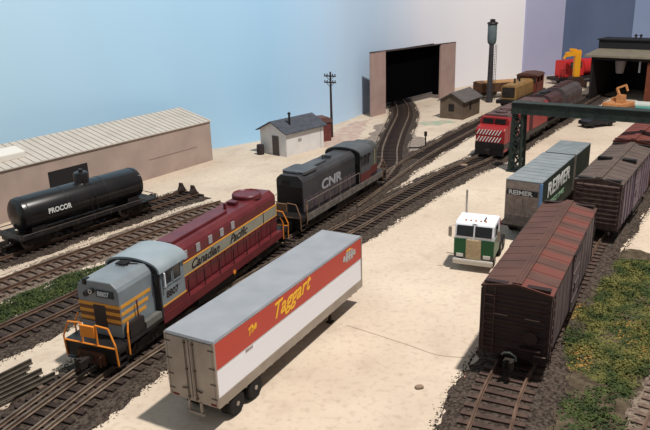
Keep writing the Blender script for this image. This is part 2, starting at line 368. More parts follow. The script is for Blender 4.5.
# --- semi-trailer, foreground
alu = mat('brushed_aluminium', (146, 136, 126), (162, 152, 142), sc=1.2, rough=.45, metal=.2)
roofal = mat('trailer_roof', (140, 144, 150), (150, 153, 158), sc=.8, rough=.5, metal=.1)
redp = mat('trailer_red', (186, 70, 58), None, rough=.45)
yel = mat('script_yellow', (238, 186, 50), None, rough=.5)
wht = mat('letter_white', (236, 236, 232), None, rough=.5)
def tyre(mb, x, y, r_=.52, w_=.27):
    mb.lathe([(.24, -w_/2), (r_-.06, -w_/2), (r_, -w_/2+.06), (r_, w_/2-.06), (r_-.06, w_/2), (.24, w_/2)], (x, y, r_+.005), 'X', 24)
t = thing('semi_trailer', 'silver roofed semi-trailer with red and white side and yellow script, in the foreground', 'trailer', (-5.847, 23.485, 0), .498)
L = 12.78; zb, zt, hw = 1.06, 3.93, 1.22
mb = MB(); mb.box(-hw+.03, hw-.03, .06, L-.03, zb+.1, zt-.1); mb.build('body', white, t)
mb = MB(); mb.box(-hw, hw, 0, L, zt-.1, zt-.02, bev=.03); mb.box(-hw+.05, hw-.05, .05, L-.05, zt-.02, zt)
mb.build('roof', roofal, t)
mb = MB(); mb.box(-hw, hw, .07, L, zb-.08, zb+.38)
for y in [k*L/20 for k in range(1, 20)]: mb.box(-hw+.04, hw-.04, y-.04, y+.04, zb-.18, zb-.06)
for s in (-1, 1):
    for y0 in (0, L-.09): mb.box(s*(hw-.045)-.045, s*(hw-.045)+.045, y0, y0+.09, zb, zt-.06)
mb.build('frame', alu, t)
mb = MB(); mb.box(hw-.03, hw-.008, .1, L-.1, zb+1.62, zt-.13); b = mb.build('red_panel', redp, t)
text('Taggart', 1.0, yel, t, (hw-.004, 4.0, zt-.98), 'R', .5, .014, slope=.08, sx=1.05)
text('The', .46, yel, t, (hw-.004, 2.2, zt-.86), 'R', .5, .01, slope=.25, sx=.9)
text('SERVICE', .14, alu, t, (hw-.02, 2.0, zb+1.42), 'R', 0, .004)
mb = MB()
for k, (dy, hh) in enumerate(((0, .3), (.28, .42), (.56, .42), (.84, .42), (1.12, .3))):
    y = 10.65+dy; mb.box(hw-.008, hw+.004, y, y+.2, zt-.86+(.1 if k in (0, 4) else 0), zt-.86+hh+.1)
mb.box(hw-.008, hw+.006, 10.6, 12.0, zt-.68, zt-.6)
mb.build('emblem', mat('emblem_grey', (176, 180, 178), None), t)
mb = MB(); mb.box(hw-.008, hw+.004, 11.0, 11.5, zt-.31, zt-.24); mb.build('emblem_crest', yel, t)
for s in (-1, 1):
    mb = MB(); x0, x1 = sorted((s*.02, s*(hw-.1))); mb.box(x0, x1, 0, .06, zb+.12, zt-.14, bev=.015)
    mb.box(s*.03-.0, s*.03+.06*s if s > 0 else s*.03, -.02, 0, zb+.2, zt-.2) if s > 0 else mb.box(-.09, -.03, -.02, 0, zb+.2, zt-.2)
    d = mb.build('rear_door', alu, t)
    m2 = MB()
    m2.tube([(s*.2, -.04, zb+.05), (s*.2, -.04, zt-.16)], .022, 6); m2.bar((s*.2, -.05, zb+.55), (s*.5, -.05, zb+.5), .05, .03)
    for z in (zb+.15, zb+1.4, zt-.3): m2.box(min(s*.15, s*.25), max(s*.15, s*.25), -.06, 0, z-.03, z+.03)
    m2.build('lock_rod', steel, d)
    m3 = MB()
    for z in (zb+.35, zb+1.0, zb+1.7, zt-.4): m3.box(min(s*(hw-.3), s*(hw-.02)), max(s*(hw-.3), s*(hw-.02)), -.02, 0, z-.025, z+.025)
    m3.build('hinge', steel, d)
mb = MB(); mb.box(-.42, .42, .0, .1, .42, .54); mb.box(-.34, -.26, .02, .1, .5, zb-.05); mb.box(.26, .34, .02, .1, .5, zb-.05); mb.build('rear_bumper', alu, t)
for s in (-1, 1):
    mb = MB(); mb.box(s*.95-.14, s*.95+.14, .05, .075, zb-.02, zb+.06); mb.build('tail_light', mat('tail_red', (110, 30, 24), None), t)
mb = MB(); mb.box(-.5, -.42, .3, 3.4, .75, zb-.08); mb.box(.42, .5, .3, 3.4, .75, zb-.08)
for y in (1.25, 2.55): mb.tube([(-1, y, .52), (1, y, .52)], .07)
mb.box(-.5, .5, 1.7, 2.1, .6, .8); mb.build('bogie', dark, t)
for y in (1.25, 2.55):
    for s in (-1, 1):
        mb = MB(); tyre(mb, s*1.05, y); tyre(mb, s*.76, y); wh = mb.build('wheel', rubber, t, smooth=True)
        m2 = MB(); m2.lathe([(.25, 0), (.25, .05), (.1, .02), (.1, .09), (.02, .09)], (s*1.12, y, .525), 'X', 16) if s > 0 else m2.lathe([(.02, -.09), (.1, -.09), (.1, -.02), (.25, -.05), (.25, 0)], (s*1.12, y, .525), 'X', 16)
        m2.build('hub', alu, wh)
for s in (-1, 1):
    mb = MB(); mb.box(s*.7-.07, s*.7+.07, 9.9, 10.05, .05, zb-.08); mb.box(s*.7-.16, s*.7+.16, 9.8, 10.15, .005, .06); mb.bar((s*.7, 9.97, .5), (s*.7, 9.2, zb-.1), .06); mb.build('landing_leg', dark, t)
# --- boxcars
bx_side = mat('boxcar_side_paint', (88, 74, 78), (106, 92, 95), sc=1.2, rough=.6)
bx_end = mat('boxcar_end_shaded', (38, 25, 24), (48, 33, 31), sc=1.5, rough=.6)  # end brown darkened, the shade on the near end put into the colour
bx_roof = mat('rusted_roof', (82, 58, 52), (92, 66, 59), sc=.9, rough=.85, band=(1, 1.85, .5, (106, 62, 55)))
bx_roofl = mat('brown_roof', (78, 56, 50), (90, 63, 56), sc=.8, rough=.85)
def boxcar(label, loc, a, L, hw, side, end, roofL, roofR, group, ribs=7, sideribs=0, detail=True, endgap=None, hatches=False):
    t = thing('boxcar', label, 'boxcar', loc, a, group)
    z0, ze, zp = 1.0, 4.15, 4.42
    mb = MB(); mb.box(-hw+.06, hw-.06, .08, L-.08, z0, ze); 
    for y in [k*L/(sideribs or 12) for k in range(1, (sideribs or 12))]:
        for s in (-1, 1): mb.box(min(s*(hw-.07), s*(hw if sideribs else hw-.045)), max(s*(hw-.07), s*(hw if sideribs else hw-.045)), y-.05, y+.05, z0, ze-.03)
    mb.build('body', side, t)
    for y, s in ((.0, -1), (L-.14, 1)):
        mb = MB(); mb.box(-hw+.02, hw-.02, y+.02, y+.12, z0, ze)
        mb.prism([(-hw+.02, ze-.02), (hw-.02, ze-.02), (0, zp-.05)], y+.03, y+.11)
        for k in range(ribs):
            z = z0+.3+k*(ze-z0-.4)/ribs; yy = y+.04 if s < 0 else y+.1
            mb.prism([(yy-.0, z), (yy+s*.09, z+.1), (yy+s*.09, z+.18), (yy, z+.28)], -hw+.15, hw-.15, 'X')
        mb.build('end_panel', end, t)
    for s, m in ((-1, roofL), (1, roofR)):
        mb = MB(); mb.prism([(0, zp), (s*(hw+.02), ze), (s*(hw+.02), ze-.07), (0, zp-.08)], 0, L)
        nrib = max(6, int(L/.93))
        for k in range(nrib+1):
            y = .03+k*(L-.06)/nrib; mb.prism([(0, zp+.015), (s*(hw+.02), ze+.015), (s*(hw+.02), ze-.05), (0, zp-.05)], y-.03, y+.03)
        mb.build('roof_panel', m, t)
    mb = MB(); mb.box(-.2, -.07, .05, L-.05, zp+.03, zp+.06); mb.box(-.06, .06, .05, L-.05, zp+.03, zp+.06); mb.box(.07, .2, .05, L-.05, zp+.03, zp+.06)
    for k in range(12): y = .3+k*(L-.6)/11; mb.box(-.19, .19, y-.04, y+.04, zp-.04, zp+.03)
    mb.build('running_board', roofL, t)
    for y in (.08, L-.38):
        for s in (-1, 1):
            mb = MB(); mb.box(min(s*.25, s*(hw-.1)), max(s*.25, s*(hw-.1)), y, y+.3, ze+.14, ze+.2)
            for q in range(3): mb.box(s*.5+s*q*.35-.02, s*.5+s*q*.35+.02, y, y+.3, ze+.02, ze+.15)
            mb.build('roof_walk', bx_end if not hatches else black, t)
    if hatches:
        for s in (-1, 1):
            mb = MB(); mb.box(min(s*.35, s*1.3), max(s*.35, s*1.3), L*.5-.2, L*.5+.2, ze+.12, zp+.06); mb.build('roof_hatch', black, t)
    for s in (-1, 1):
        mb = MB(); x0, x1 = sorted((s*(hw-.05), s*(hw+.02))); mb.box(x0, x1, L/2-1.0, L/2+1.0, z0+.12, ze-.12)
        for k in range(4): z = z0+.4+k*.75; x2, x3 = sorted((s*(hw+.02), s*(hw+.05))); mb.box(x2, x3, L/2-.92, L/2+.92, z, z+.07)
        d = mb.build('door', side, t)
        m2 = MB(); x2, x3 = sorted((s*(hw+.02), s*(hw+.1))); m2.box(x2, x3, L/2-1.2, L/2+2.2, z0-.02, z0+.09); m2.build('door_track', dark, d); m2 = MB(); m2.box(x2, x3, L/2-1.2, L/2+2.2, ze-.14, ze-.06); m2.build('door_track', dark, d)
        m3 = MB(); m3.tube([(s*(hw+.09), L/2-.8, z0+1.0), (s*(hw+.09), L/2-.8, z0+1.5)], .025, 6); m3.build('door_handle', black, d)
    # ladders and grab irons
    for y, sy in ((-.03, -1), (L+.03, 1)):
        mb = MB(); x = -sy*-1*(hw-.35) if False else (-(hw-.4) if sy < 0 else hw-.4)
        for k in range(7): mb.tube([(x-.22, y-.04*-sy*0+sy*.06, z0+.25+k*.42), (x+.22, y+sy*.06, z0+.25+k*.42)], .022, 6)
        mb.tube([(x-.22, y+sy*.06, z0), (x-.22, y+sy*.06, ze)], .025, 6); mb.tube([(x+.22, y+sy*.06, z0), (x+.22, y+sy*.06, ze)], .025, 6)
        mb.build('ladder', mat_ladder, t)
    for s in (-1, 1):
        mb = MB()
        for k in range(7): mb.tube([(s*(hw+.03), .15, z0+.25+k*.42), (s*(hw+.03), .6, z0+.25+k*.42)], .022, 6)
        mb.tube([(s*(hw+.03), .15, z0-.35), (s*(hw+.03), .15, ze-.2)], .025, 6); mb.tube([(s*(hw+.03), .6, z0-.35), (s*(hw+.03), .6, ze-.2)], .025, 6)
        mb.build('ladder', mat_ladder, t)
    if detail:
        mb = MB(); mb.tube([(.75, -.1, 2.1), (.75, -.16, 2.1)], .3, 16); mb.tube([(.75, -.05, z0), (.75, -.05, 2.1)], .025, 6)
        mb.box(.3, 1.2, -.3, .0, 1.55, 1.6); mb.build('brake_wheel', bx_end, t)
        for x in (-.6, .75):
            mb = MB(); mb.tube([(x-.3, -.03, 2.95), (x-.3, -.09, 2.95), (x+.3, -.09, 2.95), (x+.3, -.03, 2.95)], .022, 6); mb.build('grab_iron', mat_grab, t)
        mb = MB(); mb.tube([(.95, -.03, 1.28), (.95, -.09, 1.28), (1.4, -.09, 1.28), (1.4, -.03, 1.28)], .022, 6); mb.build('grab_iron', mat_grab, t)
        mb = MB(); mb.tube([(-.42, -.1, 1.05), (-.3, -.25, 1.25), (-.05, -.3, 1.32), (.2, -.25, 1.15), (.22, -.2, .9)], .045, 8); mb.build('air_hose', mat('pale_hose', (120, 126, 122), None), t)
    mb = MB(); mb.box(-.3, .3, .2, L-.2, .85, z0); mb.box(-hw+.1, hw-.1, .1, .35, .88, z0); mb.box(-hw+.1, hw-.1, L-.35, L-.1, .88, z0)
    for y in (L*.36, L*.5, L*.64): mb.box(-hw+.12, hw-.12, y-.1, y+.1, .86, z0)
    mb.build('underframe', dark, t)
    truck(t, 1.7); truck(t, L-1.7)
    coupler(t, .1, -1); coupler(t, L-.1, 1)
    return t
mat_ladder = mat('ladder_brown', (66, 46, 42), None, rough=.6); mat_grab = mat('pale_grab', (120, 104, 96), None, rough=.5)
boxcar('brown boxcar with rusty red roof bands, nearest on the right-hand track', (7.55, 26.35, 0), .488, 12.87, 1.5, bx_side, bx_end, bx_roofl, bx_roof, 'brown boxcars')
b2s = mat('dark_car_side', (88, 76, 88), (112, 98, 112), sc=2, rough=.6); b2e = mat('dark_car_end', (60, 44, 42), (90, 70, 64), sc=3, rough=.6)
b2r = mat('grey_brown_roof', (80, 69, 64), (92, 80, 74), sc=.9, rough=.8)
boxcar('greyish brown ribbed boxcar coupled behind the rusty roofed one', (16.95, 42.3, 0), .575, 11.6, 1.5, b2s, b2e, b2r, b2r, 'brown boxcars', ribs=9, sideribs=11, detail=False, hatches=True)
b3 = mat('red_brown_roof', (98, 52, 46), (110, 60, 52), sc=.9, rough=.75)
boxcar('dull red boxcar at the far end of the right-hand string', (23.75, 53.2, 0), .60, 12.2, 1.5, b3, b3, b3, b3, 'brown boxcars', detail=False)
# --- black tank car
t = thing('tank_car', 'gloss black tank car with a small dome standing by the pale warehouse', 'tank car', (-21.95, 42.65, 0), .64)
L = 11.6
mb = MB(); prof = [(.02, .75), (.5, .78), (.95, .88), (1.14, 1.02), (1.18, 1.2), (1.18, L-1.2), (1.14, L-1.02), (.95, L-.88), (.5, L-.78), (.02, L-.75)]
mb.lathe(prof, (0, 0, 2.55), 'Y', 40)
tank = mb.build('tank', gloss_black, t, smooth=True)
mb = MB()
for y in (1.32, 4.2, 7.4, L-1.32): mb.lathe([(1.192, y-.04), (1.192, y+.04)], (0, 0, 2.55), 'Y', 40)
mb.build('tank_band', black, tank, smooth=True)
mb = MB(); mb.lathe([(.52, 3.5), (.52, 4.25), (.46, 4.36), (.3, 4.42), (.02, 4.43)], (0, 6.15, 0), n=24); d = mb.build('dome', gloss_black, t, smooth=True)
mb = MB(); mb.lathe([(.16, 4.35), (.16, 4.58), (.1, 4.62)], (.12, 6.1, 0), n=12); mb.lathe([(.09, 4.3), (.09, 4.55)], (-.25, 6.3, 0), n=8); mb.build('dome_valve', black, d)
mb = MB(); mb.box(-.75, .75, .1, L-.1, .98, 1.22)
for s in (-1, 1): mb.box(s*1.36-.22, s*1.36+.22, 1.0, L-1.0, 1.24, 1.3)
mb.box(-1.55, 1.55, .1, 1.1, 1.2, 1.32); mb.box(-1.55, 1.55, L-1.1, L-.1, 1.2, 1.32)
for y in (1.9, L-1.9): mb.box(-.9, .9, y-.5, y+.5, 1.2, 1.7)
for k in range(7):
    y = 1.6+k*(L-3.2)/6; mb.box(-1.5, 1.5, y-.05, y+.05, 1.12, 1.24)
mb.build('frame', black, t)
mb = MB()
for s in (-1, 1):
    mb.tube([(s*1.56, .3, 1.55), (s*1.56, L-.3, 1.55)], .03, 6)
    for k in range(9): y = .3+k*(L-.6)/8; mb.tube([(s*1.56, y, 1.25), (s*1.56, y, 1.55)], .025, 6)
for y in (.15, L-.15): mb.tube([(-1.56, y, 1.3), (-1.56, y, 1.6), (1.56, y, 1.6), (1.56, y, 1.3)], .03, 6)
mb.build('handrail', mat('dull_rail', (74, 68, 64), None), t)
mb = MB()
for s in (-1, 1): mb.tube([(s*1.35, 5.9, 1.3), (s*1.25, 5.9, 2.6), (s*.55, 6.0, 3.8)], .025, 6); mb.tube([(s*1.35, 6.35, 1.3), (s*1.25, 6.35, 2.6), (s*.55, 6.3, 3.8)], .025, 6)
mb.build('ladder', black, t)
mb = MB(); mb.lathe([(.28, 0), (.28, 1.3)], (.8, 4.6, .85), 'Y', 14); mb.build('brake_cylinder', black, t)
text('PROCOR', .5, mat('tank_letter', (206, 210, 208), None), t, (1.19, 2.6, 2.42), 'R', 0, .015, sx=.86)
mb = MB(); mb.box(.9, .96, L-1.3, L-1.08, 2.95, 3.25); mb.build('placard', mat('placard', (176, 180, 186), None), t)
truck(t, 1.9); truck(t, L-1.9); coupler(t, .1, -1); coupler(t, L-.1, 1)
# flat car end at the left edge
t = thing('flat_car', 'dark flat car at the left edge, ahead of the tank car', 'flat car', (-28.95, 33.05, 0), .64)
mb = MB(); mb.box(-1.4, 1.4, .1, 10, .95, 1.25)
for k in range(9): mb.box(-1.5, 1.5, .3+k*1.15, .45+k*1.15, 1.05, 1.3)
mb.build('deck', dark, t)
mb = MB()
for s in (-1, 1): mb.tube([(s*1.2, 9.95, 1.2), (s*1.2, 9.95, 2.3), (s*.4, 9.95, 2.5)], .05, 6); mb.box(s*1.0-.2, s*1.0+.2, 9.5, 9.9, 1.25, 1.9)
mb.lathe([(.3, 10.0), (.3, 10.08)], (.5, 0, 2.2), 'Y', 16); mb.build('brake_stand', dark, t)
truck(t, 1.7); truck(t, 8.4); coupler(t, 9.95, 1)
# wheel stops
for i, (x, y) in enumerate(((-13.1, 55.9), (-11.95, 55.05))):
    mb = MB(); mb.prism([(-.5, .36), (.5, .36), (.42, .55), (.2, .95), (.1, 1.25), (-.15, 1.3), (-.22, .9), (-.42, .6)], -.2, .2, 'X')
    o = mb.build('wheel_stop', mat('stop_iron', (46, 36, 34), (64, 50, 46), sc=3), bevel=.03); o.location = (x, y, .1); o.scale = (.8, .75, .75); o.rotation_euler = (0, 0, -.63)
    tag(o, ('dark curved wheel stop on the left rail of the dead-end track', 'dark curved wheel stop on the right rail of the dead-end track')[i], 'wheel stop', 'wheel stops')
# --- diesels
def road_switcher(name, label, loc, a, L, m, letter, cabfirst, handrail_end, group):
    """hood unit: short hood, cab, long hood; near end at y=0. m: dict of materials"""
    t = thing(name, label, 'locomotive', loc, a, group)
    zf, zh = 1.55, 4.2; hw = 1.08
    if cabfirst: s0, s1, c0, c1, l0, l1 = .95, 3.5, 3.5, 5.6, 5.6, L-.9
    else: l0, l1, c0, c1, s0, s1 = 1.15, L-5.2, L-5.2, L-3.1, L-3.1, L-1.1
    mb = MB(); mb.box(-1.5, 1.5, .1, L-.1, 1.35, zf)
    mb.box(-1.45, 1.45, .1, .25, .75, 1.35); mb.box(-1.45, 1.45, L-.25, L-.1, .75, 1.35)
    mb.build('frame', m['frame'], t)
    for s in (-1, 1):
        mb = MB(); x0, x1 = sorted((s*1.46, s*1.52)); mb.box(x0, x1, c0 if cabfirst else .9, L-.9, 1.12, zf+.04); mb.build('side_sill', m['sill'], t)
    def hoodprof(h, w_): return [(-w_, zf), (-w_, h-.42), (-w_+.08, h-.24), (-w_+.36, h), (w_-.36, h), (w_-.08, h-.24), (w_, h-.42), (w_, zf)]
    mb = MB(); mb.prism(hoodprof(zh+(.06 if cabfirst else 0), hw+(.08 if cabfirst else 0)), s0, s1); sh = mb.build('short_hood', m['short'], t, bevel=.05)
    mb = MB(); mb.prism(hoodprof(zh, hw), l0, l1); lh = mb.build('long_hood', m['long'], t, bevel=.05)
    # door seams and latches along the long hood
    n = int((l1-l0)/.72)
    for s in (-1, 1):
        for k in range(n):
            y = l0+k*(l1-l0)/n; x0, x1 = sorted((s*hw, s*(hw+.022))); mb = MB(); mb.box(x0, x1, y+.03, y+(l1-l0)/n-.03, zf+.05, zf+1.0); mb.build('hood_door', m.get('door', m['long']), lh)
    mb = MB(); mb.box(-.5, .5, l0+.4, l0+(l1-l0)*.55, zh, zh+.14, bev=.04)
    mb.lathe([(.1, zh), (.1, zh+.35)], (0, l0+(l1-l0)*.6, 0), n=10); mb.box(-.3, .3, l0+(l1-l0)*.66, l0+(l1-l0)*.7, zh, zh+.22, bev=.03)
    mb.build('roof_housing', m['roofbox'], lh)
    fy = l1-1.75 if cabfirst else l0+1.5
    mb = MB()
    if not cabfirst: mb.prism([(-.8, fy-1), (.8, fy-1), (.95, fy-.8), (.95, fy+.8), (.8, fy+1), (-.8, fy+1), (-.95, fy+.8), (-.95, fy-.8)], zh-.02, zh+.16, 'Z'); mb.build('radiator_housing', m['roofbox'], lh)
    else: mb.lathe([(.92, zh-.02), (.92, zh+.2), (.86, zh+.27), (.78, zh+.2), (.1, zh+.17), (.02, zh+.2)], (0, fy, 0), n=32); mb.build('radiator_fan', m['roofbox'], lh, smooth=True)
    if cabfirst:
        lg = mat('louvre_grey', (152, 148, 150), None)
        for k in range(5): y = l0+.5+k*1.2; mb = MB(); mb.box(hw-.02, hw+.03, y, y+.36, 3.42, 3.86); mb.build('louvre', lg, lh)
    # cab
    ch = 4.46; prof = [(-1.5, zf), (-1.5, ch-.62)]+[(-1.56*math.cos(q), ch-.62+.6*math.sin(q)**.8) for q in [PI*k/12 for k in range(1, 12)]]+[(1.5, ch-.62), (1.5, zf)]
    mb = MB(); mb.prism([(a_*.97, b_-(.04 if b_ > 2 else 0)) for a_, b_ in prof], c0+.04, c1-.04); cab = mb.build('cab', m['cab'], t, bevel=.02)
    ro = [(-1.6*math.cos(q), ch-.66+.68*math.sin(q)**.75) for q in [PI*k/16 for k in range(0, 17)]]
    ri = [(-1.5*math.cos(q), ch-.68+.6*math.sin(q)**.75) for q in [PI*k/16 for k in range(16, -1, -1)]]
    mb = MB(); mb.prism([(a_, max(b_, ch-.7)) for a_, b_ in ro+ri], c0-.1, c1+.1); mb.build('cab_roof', m['cabroof'], t, smooth=True)
    ends = (c0-.02,) if True else ()
    mb = MB(); mb.prism([(a_, b_) for a_, b_ in prof], c0-.06, c0+.05); mb.build('cab_bulkhead', m['bulk'], cab)
    for s in (-1, 1):
        for k in range(2):
            y = c0+.35+k*.76; mb = MB(); x0, x1 = sorted((s*1.44, s*1.475)); mb.box(x0, x1, y, y+.58, 3.0, 3.7); wn = mb.build('window', glass, cab)
            m2 = MB(); x2, x3 = sorted((s*1.46, s*1.5)); 
            for (ya, yb, za, zc) in ((y-.05, y+.63, 2.94, 3.0), (y-.05, y+.63, 3.7, 3.76), (y-.05, y, 3.0, 3.7), (y+.58, y+.63, 3.0, 3.7)): m2.box(x2, x3, ya, yb, za, zc)
            m2.build('window_frame', m['wframe'], wn)
        mb = MB(); x = s*1.22; mb.box(x-.2, x+.2, c0-.09, c0-.05, 3.15, 3.8); mb.build('window', glass, cab)
    # fuel tank, trucks, steps
    mb = MB(); mb.prism([(-1.3, .6), (-1.4, .85), (-1.4, 1.3), (1.4, 1.3), (1.4, .85), (1.3, .6)], L*.38, L*.62); mb.build('fuel_tank', m['tank'], t, bevel=.04)
    truck(t, 3.0, 2.3, .5, 2 if cabfirst else 2, 1.12); truck(t, L-3.0, 2.3, .5, 2, 1.12)
    for y, sy in ((.1, -1), (L-.1, 1)):
        for s in (-1, 1):
            mb = MB()
            for z in (.62, .95, 1.28): mb.box(min(s*1.02, s*1.5), max(s*1.02, s*1.5), min(y, y-sy*.55), max(y, y-sy*.55), z-.03, z+.03)
            mb.box(s*1.02-.02, s*1.02+.02, min(y, y-sy*.55), max(y, y-sy*.55), .6, 1.4); mb.box(min(s*1.02, s*1.5), max(s*1.02, s*1.5), y-sy*.55-.02, y-sy*.55+.02, .6, 1.4)
            mb.build('step', m['steps'], t)
        # end rails
        mb = MB(); ye = y+sy*.02; R_ = .042
        for s in (-1, 1):
            mb.tube([(s*1.46, ye, .7), (s*1.46, ye+sy*.06, 1.75), (s*1.12, ye, 2.5)], R_, 6)
            mb.tube([(s*.42, ye, 1.5), (s*.42, ye, 2.55)], R_, 6); mb.tube([(s*1.12, ye, 2.5), (s*.42, ye, 2.55)], R_, 6)
            mb.tube([(s*1.5, y-sy*.75, .9), (s*1.52, y-sy*.75, 2.0), (s*1.42, y-sy*.95, 2.45)], R_, 6)
        mb.tube([(-1.46, ye+sy*.02, 1.55), (1.46, ye+sy*.02, 1.55)], R_, 6); mb.box(-.4, .4, min(ye, ye+sy*.12), max(ye, ye+sy*.12), 1.95, 2.5)
        mb.build('end_railing', handrail_end, t)
        mb = MB(); mb.box(-.75, .75, min(y, y+sy*.12), max(y, y+sy*.12), .6, 1.2); mb.build('pilot', m['pilot'], t)
        coupler(t, y, sy)
        for x in (-.6, .6): rod(t, 'air_hose', [(x, y, 1.15), (x, y+sy*.25, 1.0), (x*1.05, y+sy*.25, .6)], m['pilot'], .04)
    # side handrails
    for s in (-1, 1):
        mb = MB(); ya, yb = (l0+.2, L-1.0) if cabfirst else (1.0, c0-.1)
        mb.tube([(s*1.46, ya, 2.5), (s*1.46, yb, 2.5)], .022, 6); k = int((yb-ya)/1.5)
        for q in range(k+1): y = ya+(yb-ya)*q/k; mb.tube([(s*1.46, y, zf), (s*1.46, y, 2.5)], .028, 6)
        mb.build('handrail', m['rail'], t)
    return t, cab, sh, lh, (s0, s1, c0, c1, l0, l1)
LM = dict(frame=black, sill=maroon, short=lgrey, long=maroon, seam=mat('maroon_seam', (80, 26, 32), None), roofbox=maroon, cab=lgrey, cabroof=mat('cab_roof_grey', (134, 146, 152), (146, 156, 162), sc=1, rough=.4), bulk=mat('bulkhead_dark', (46, 44, 46), None),
          wframe=lgrey, tank=black, steps=black, pilot=mat('pilot_brown', (96, 58, 38), (70, 48, 36), sc=4), rail=black)
t, cab, sh, lh, (s0, s1, c0, c1, l0, l1) = road_switcher('diesel_locomotive', 'grey nosed maroon diesel with yellow stripes and script lettering, nearest locomotive', (-11.25, 27.35, 0), .395, 17.4, LM, None, True, orange, 'diesel locomotives')
# yellow stripes wrap the short hood
mb = MB()
for z in (2.3, 2.66, 3.02):
    for s in (-1, 1): x0, x1 = sorted((s*1.155, s*1.172)); mb.box(x0, x1, s0+.05, s1-.6+(z-2.6)*.6, z, z+.17)
    mb.box(-1.16, 1.16, s0-.012, s0, z, z+.17)
mb.build('nose_stripe', yellow, sh)
mb = MB(); mb.box(-1.15, 1.15, s0-.008, s0, 2.2, 3.2); mb.build('stripe_field', mat('stripe_maroon', (108, 74, 50), None), sh)
mb = MB(); mb.box(-.34, .34, s0-.02, s0-.005, 2.0, 3.1); mb.build('nose_door', mat('nose_door', (58, 52, 50), None), sh)
mb = MB(); mb.box(-.05, .9, s0-.05, s0, 3.52, 3.86); mb.build('number_board', mat('number_board', (48, 54, 60), None), sh)
text('8807', .33, mat('number_pale', (196, 204, 210), None), sh, (.02, s0-.055, 3.58), 'E', 0, .008)
mb = MB(); mb.tube([(-.6, s0-.14, 3.6), (-.6, s0, 3.6)], .13, 14); mb.tube([(-.28, s0-.16, 3.78), (-.28, s0, 3.78)], .13, 14); mb.box(-.8, -.55, s0-.05, s0+.3, 4.0, 4.3, bev=.04); mb.build('headlight', black, sh)
mb = MB(); mb.lathe([(.02, -.155), (.11, -.165), (.11, -.15)], (-.28, s0, 3.78), 'Y', 14); mb.build('headlight_lens', mat('lens_pale', (206, 206, 200), None, rough=.2), sh)
mb = MB(); yy = s1-.55
for q in range(4): mb.tube([(-.32+q*.14, yy-.2, 4.36), (-.32+q*.14, yy+.2+.05*q, 4.36)], .05, 8)
mb.box(-.34, .2, yy-.05, yy+.05, 4.2, 4.34); mb.build('air_horn', black, sh)
rod(sh, 'conduit', [(-.1, yy+.1, 4.3), (.5, yy+.3, 4.25), (.8, yy+.42, 4.1)], black, .05)
# lower tool box and walkway beside short hood
mb = MB(); mb.box(1.21, 1.48, s0+.1, s0+1.2, 1.55, 2.25, bev=.03); mb.build('sand_box', black, t)
mb = MB(); mb.box(1.21, 1.5, s0+1.25, c0-.1, 1.5, 1.86); mb.build('battery_box', mat('battery_grey', (92, 92, 88), (104, 104, 98), sc=2), t)
rod(t, 'grab_pole', [(1.3, s0+1.0, 2.2), (1.3, s0+1.0, 3.1)], maroon, .035)
for s in (-1, 1):
    mb = MB(); x0, x1 = sorted((s*1.08, s*1.115)); mb.box(x0, x1, l0+.02, l1-.05, 2.58, 3.22); bd = mb.build('letter_band', bgrey, lh)
    m2 = MB(); x2, x3 = sorted((s*1.08, s*1.125))
    m2.box(x2, x3, l0+.02, l1-.05, 3.22, 3.28); m2.box(x2, x3, l0+.02, l1-.05, 2.52, 2.58); m2.box(x2, x3, l1-.08, l1-.02, 2.52, 3.28); m2.build('band_edge', yellow, bd)
    m2 = MB(); x0, x1 = sorted((s*1.44, s*1.47)); m2.box(x0, x1, c0+.1, c1, 1.95, 2.03); m2.build('cab_stripe', yellow, cab)
    m2 = MB(); x0, x1 = sorted((s*1.44, s*1.465)); m2.box(x0, x1, c0+.1, c1, 1.56, 1.95); m2.build('cab_skirt', maroon, cab)
blk = mat('letter_black', (40, 30, 30), None)
text('Canadian', .68, blk, lh, (1.12, l0+1.0, 2.68), 'R', .45, .014, sx=1.12)
text('Pacific', .68, blk, lh, (1.12, l0+5.0, 2.68), 'R', .45, .014, sx=1.15)
mb = MB(); mb.box(1.11, 1.13, l1-1.85, l1-1.77, 2.54, 3.26); mb.build('band_divider', blk, lh)
text('8807', .5, blk, cab, (1.462, c0+.45, 2.3), 'R', 0, .01)
rod(cab, 'mirror', [(1.48, c0+.28, 3.75), (1.6, c0+.28, 3.7), (1.6, c0+.28, 3.0), (1.48, c0+.28, 2.95)], white, .04)
for s in (-1, 1): mb = MB(); mb.box(min(s*1.08, s*1.47), max(s*1.08, s*1.47), c1, 16.3, 1.545, 1.58); mb.build('walkway', maroon, t)
rod(t, 'fuel_filler', [(1.4, 10.2, 1.15), (1.55, 10.2, 1.15)], orange, .14)
D = dict(g=mat('second_unit_black', (48, 48, 52), (62, 62, 64), sc=1.3, rough=.5), r=mat('second_unit_roof', (66, 70, 74), (82, 84, 86), sc=1, rough=.5), mm=mat('second_unit_maroon', (72, 44, 44), (84, 52, 50), sc=1, rough=.5))
GM = dict(door=mat('door_purple_grey', (66, 58, 62), (80, 72, 74), sc=2, rough=.6), frame=black, sill=mat('sill_grey', (112, 106, 100), (84, 78, 74), sc=2), short=mat('second_unit_grey', (66, 68, 70), (78, 80, 80), sc=1, rough=.5), long=D['g'], seam=black, roofbox=D['r'], cab=D['r'], cabroof=D['r'], bulk=black, wframe=D['g'], tank=black, steps=dark, pilot=dark, rail=mat('rail_palegrey', (116, 108, 100), None))
t, cab, sh, lh, (s0, s1, c0, c1, l0, l1) = road_switcher('diesel_locomotive', 'weathered dark grey diesel coupled behind the maroon one', (-3.75, 44.75, 0), .49, 14.6, GM, None, False, mat('railing_brown', (120, 92, 70), None), 'diesel locomotives')
pal = mat('faded_white', (150, 150, 156), None)
text('CNR', 1.0, pal, lh, (1.09, l0+2.6, 2.55), 'R', .1, .03, sx=1.5)
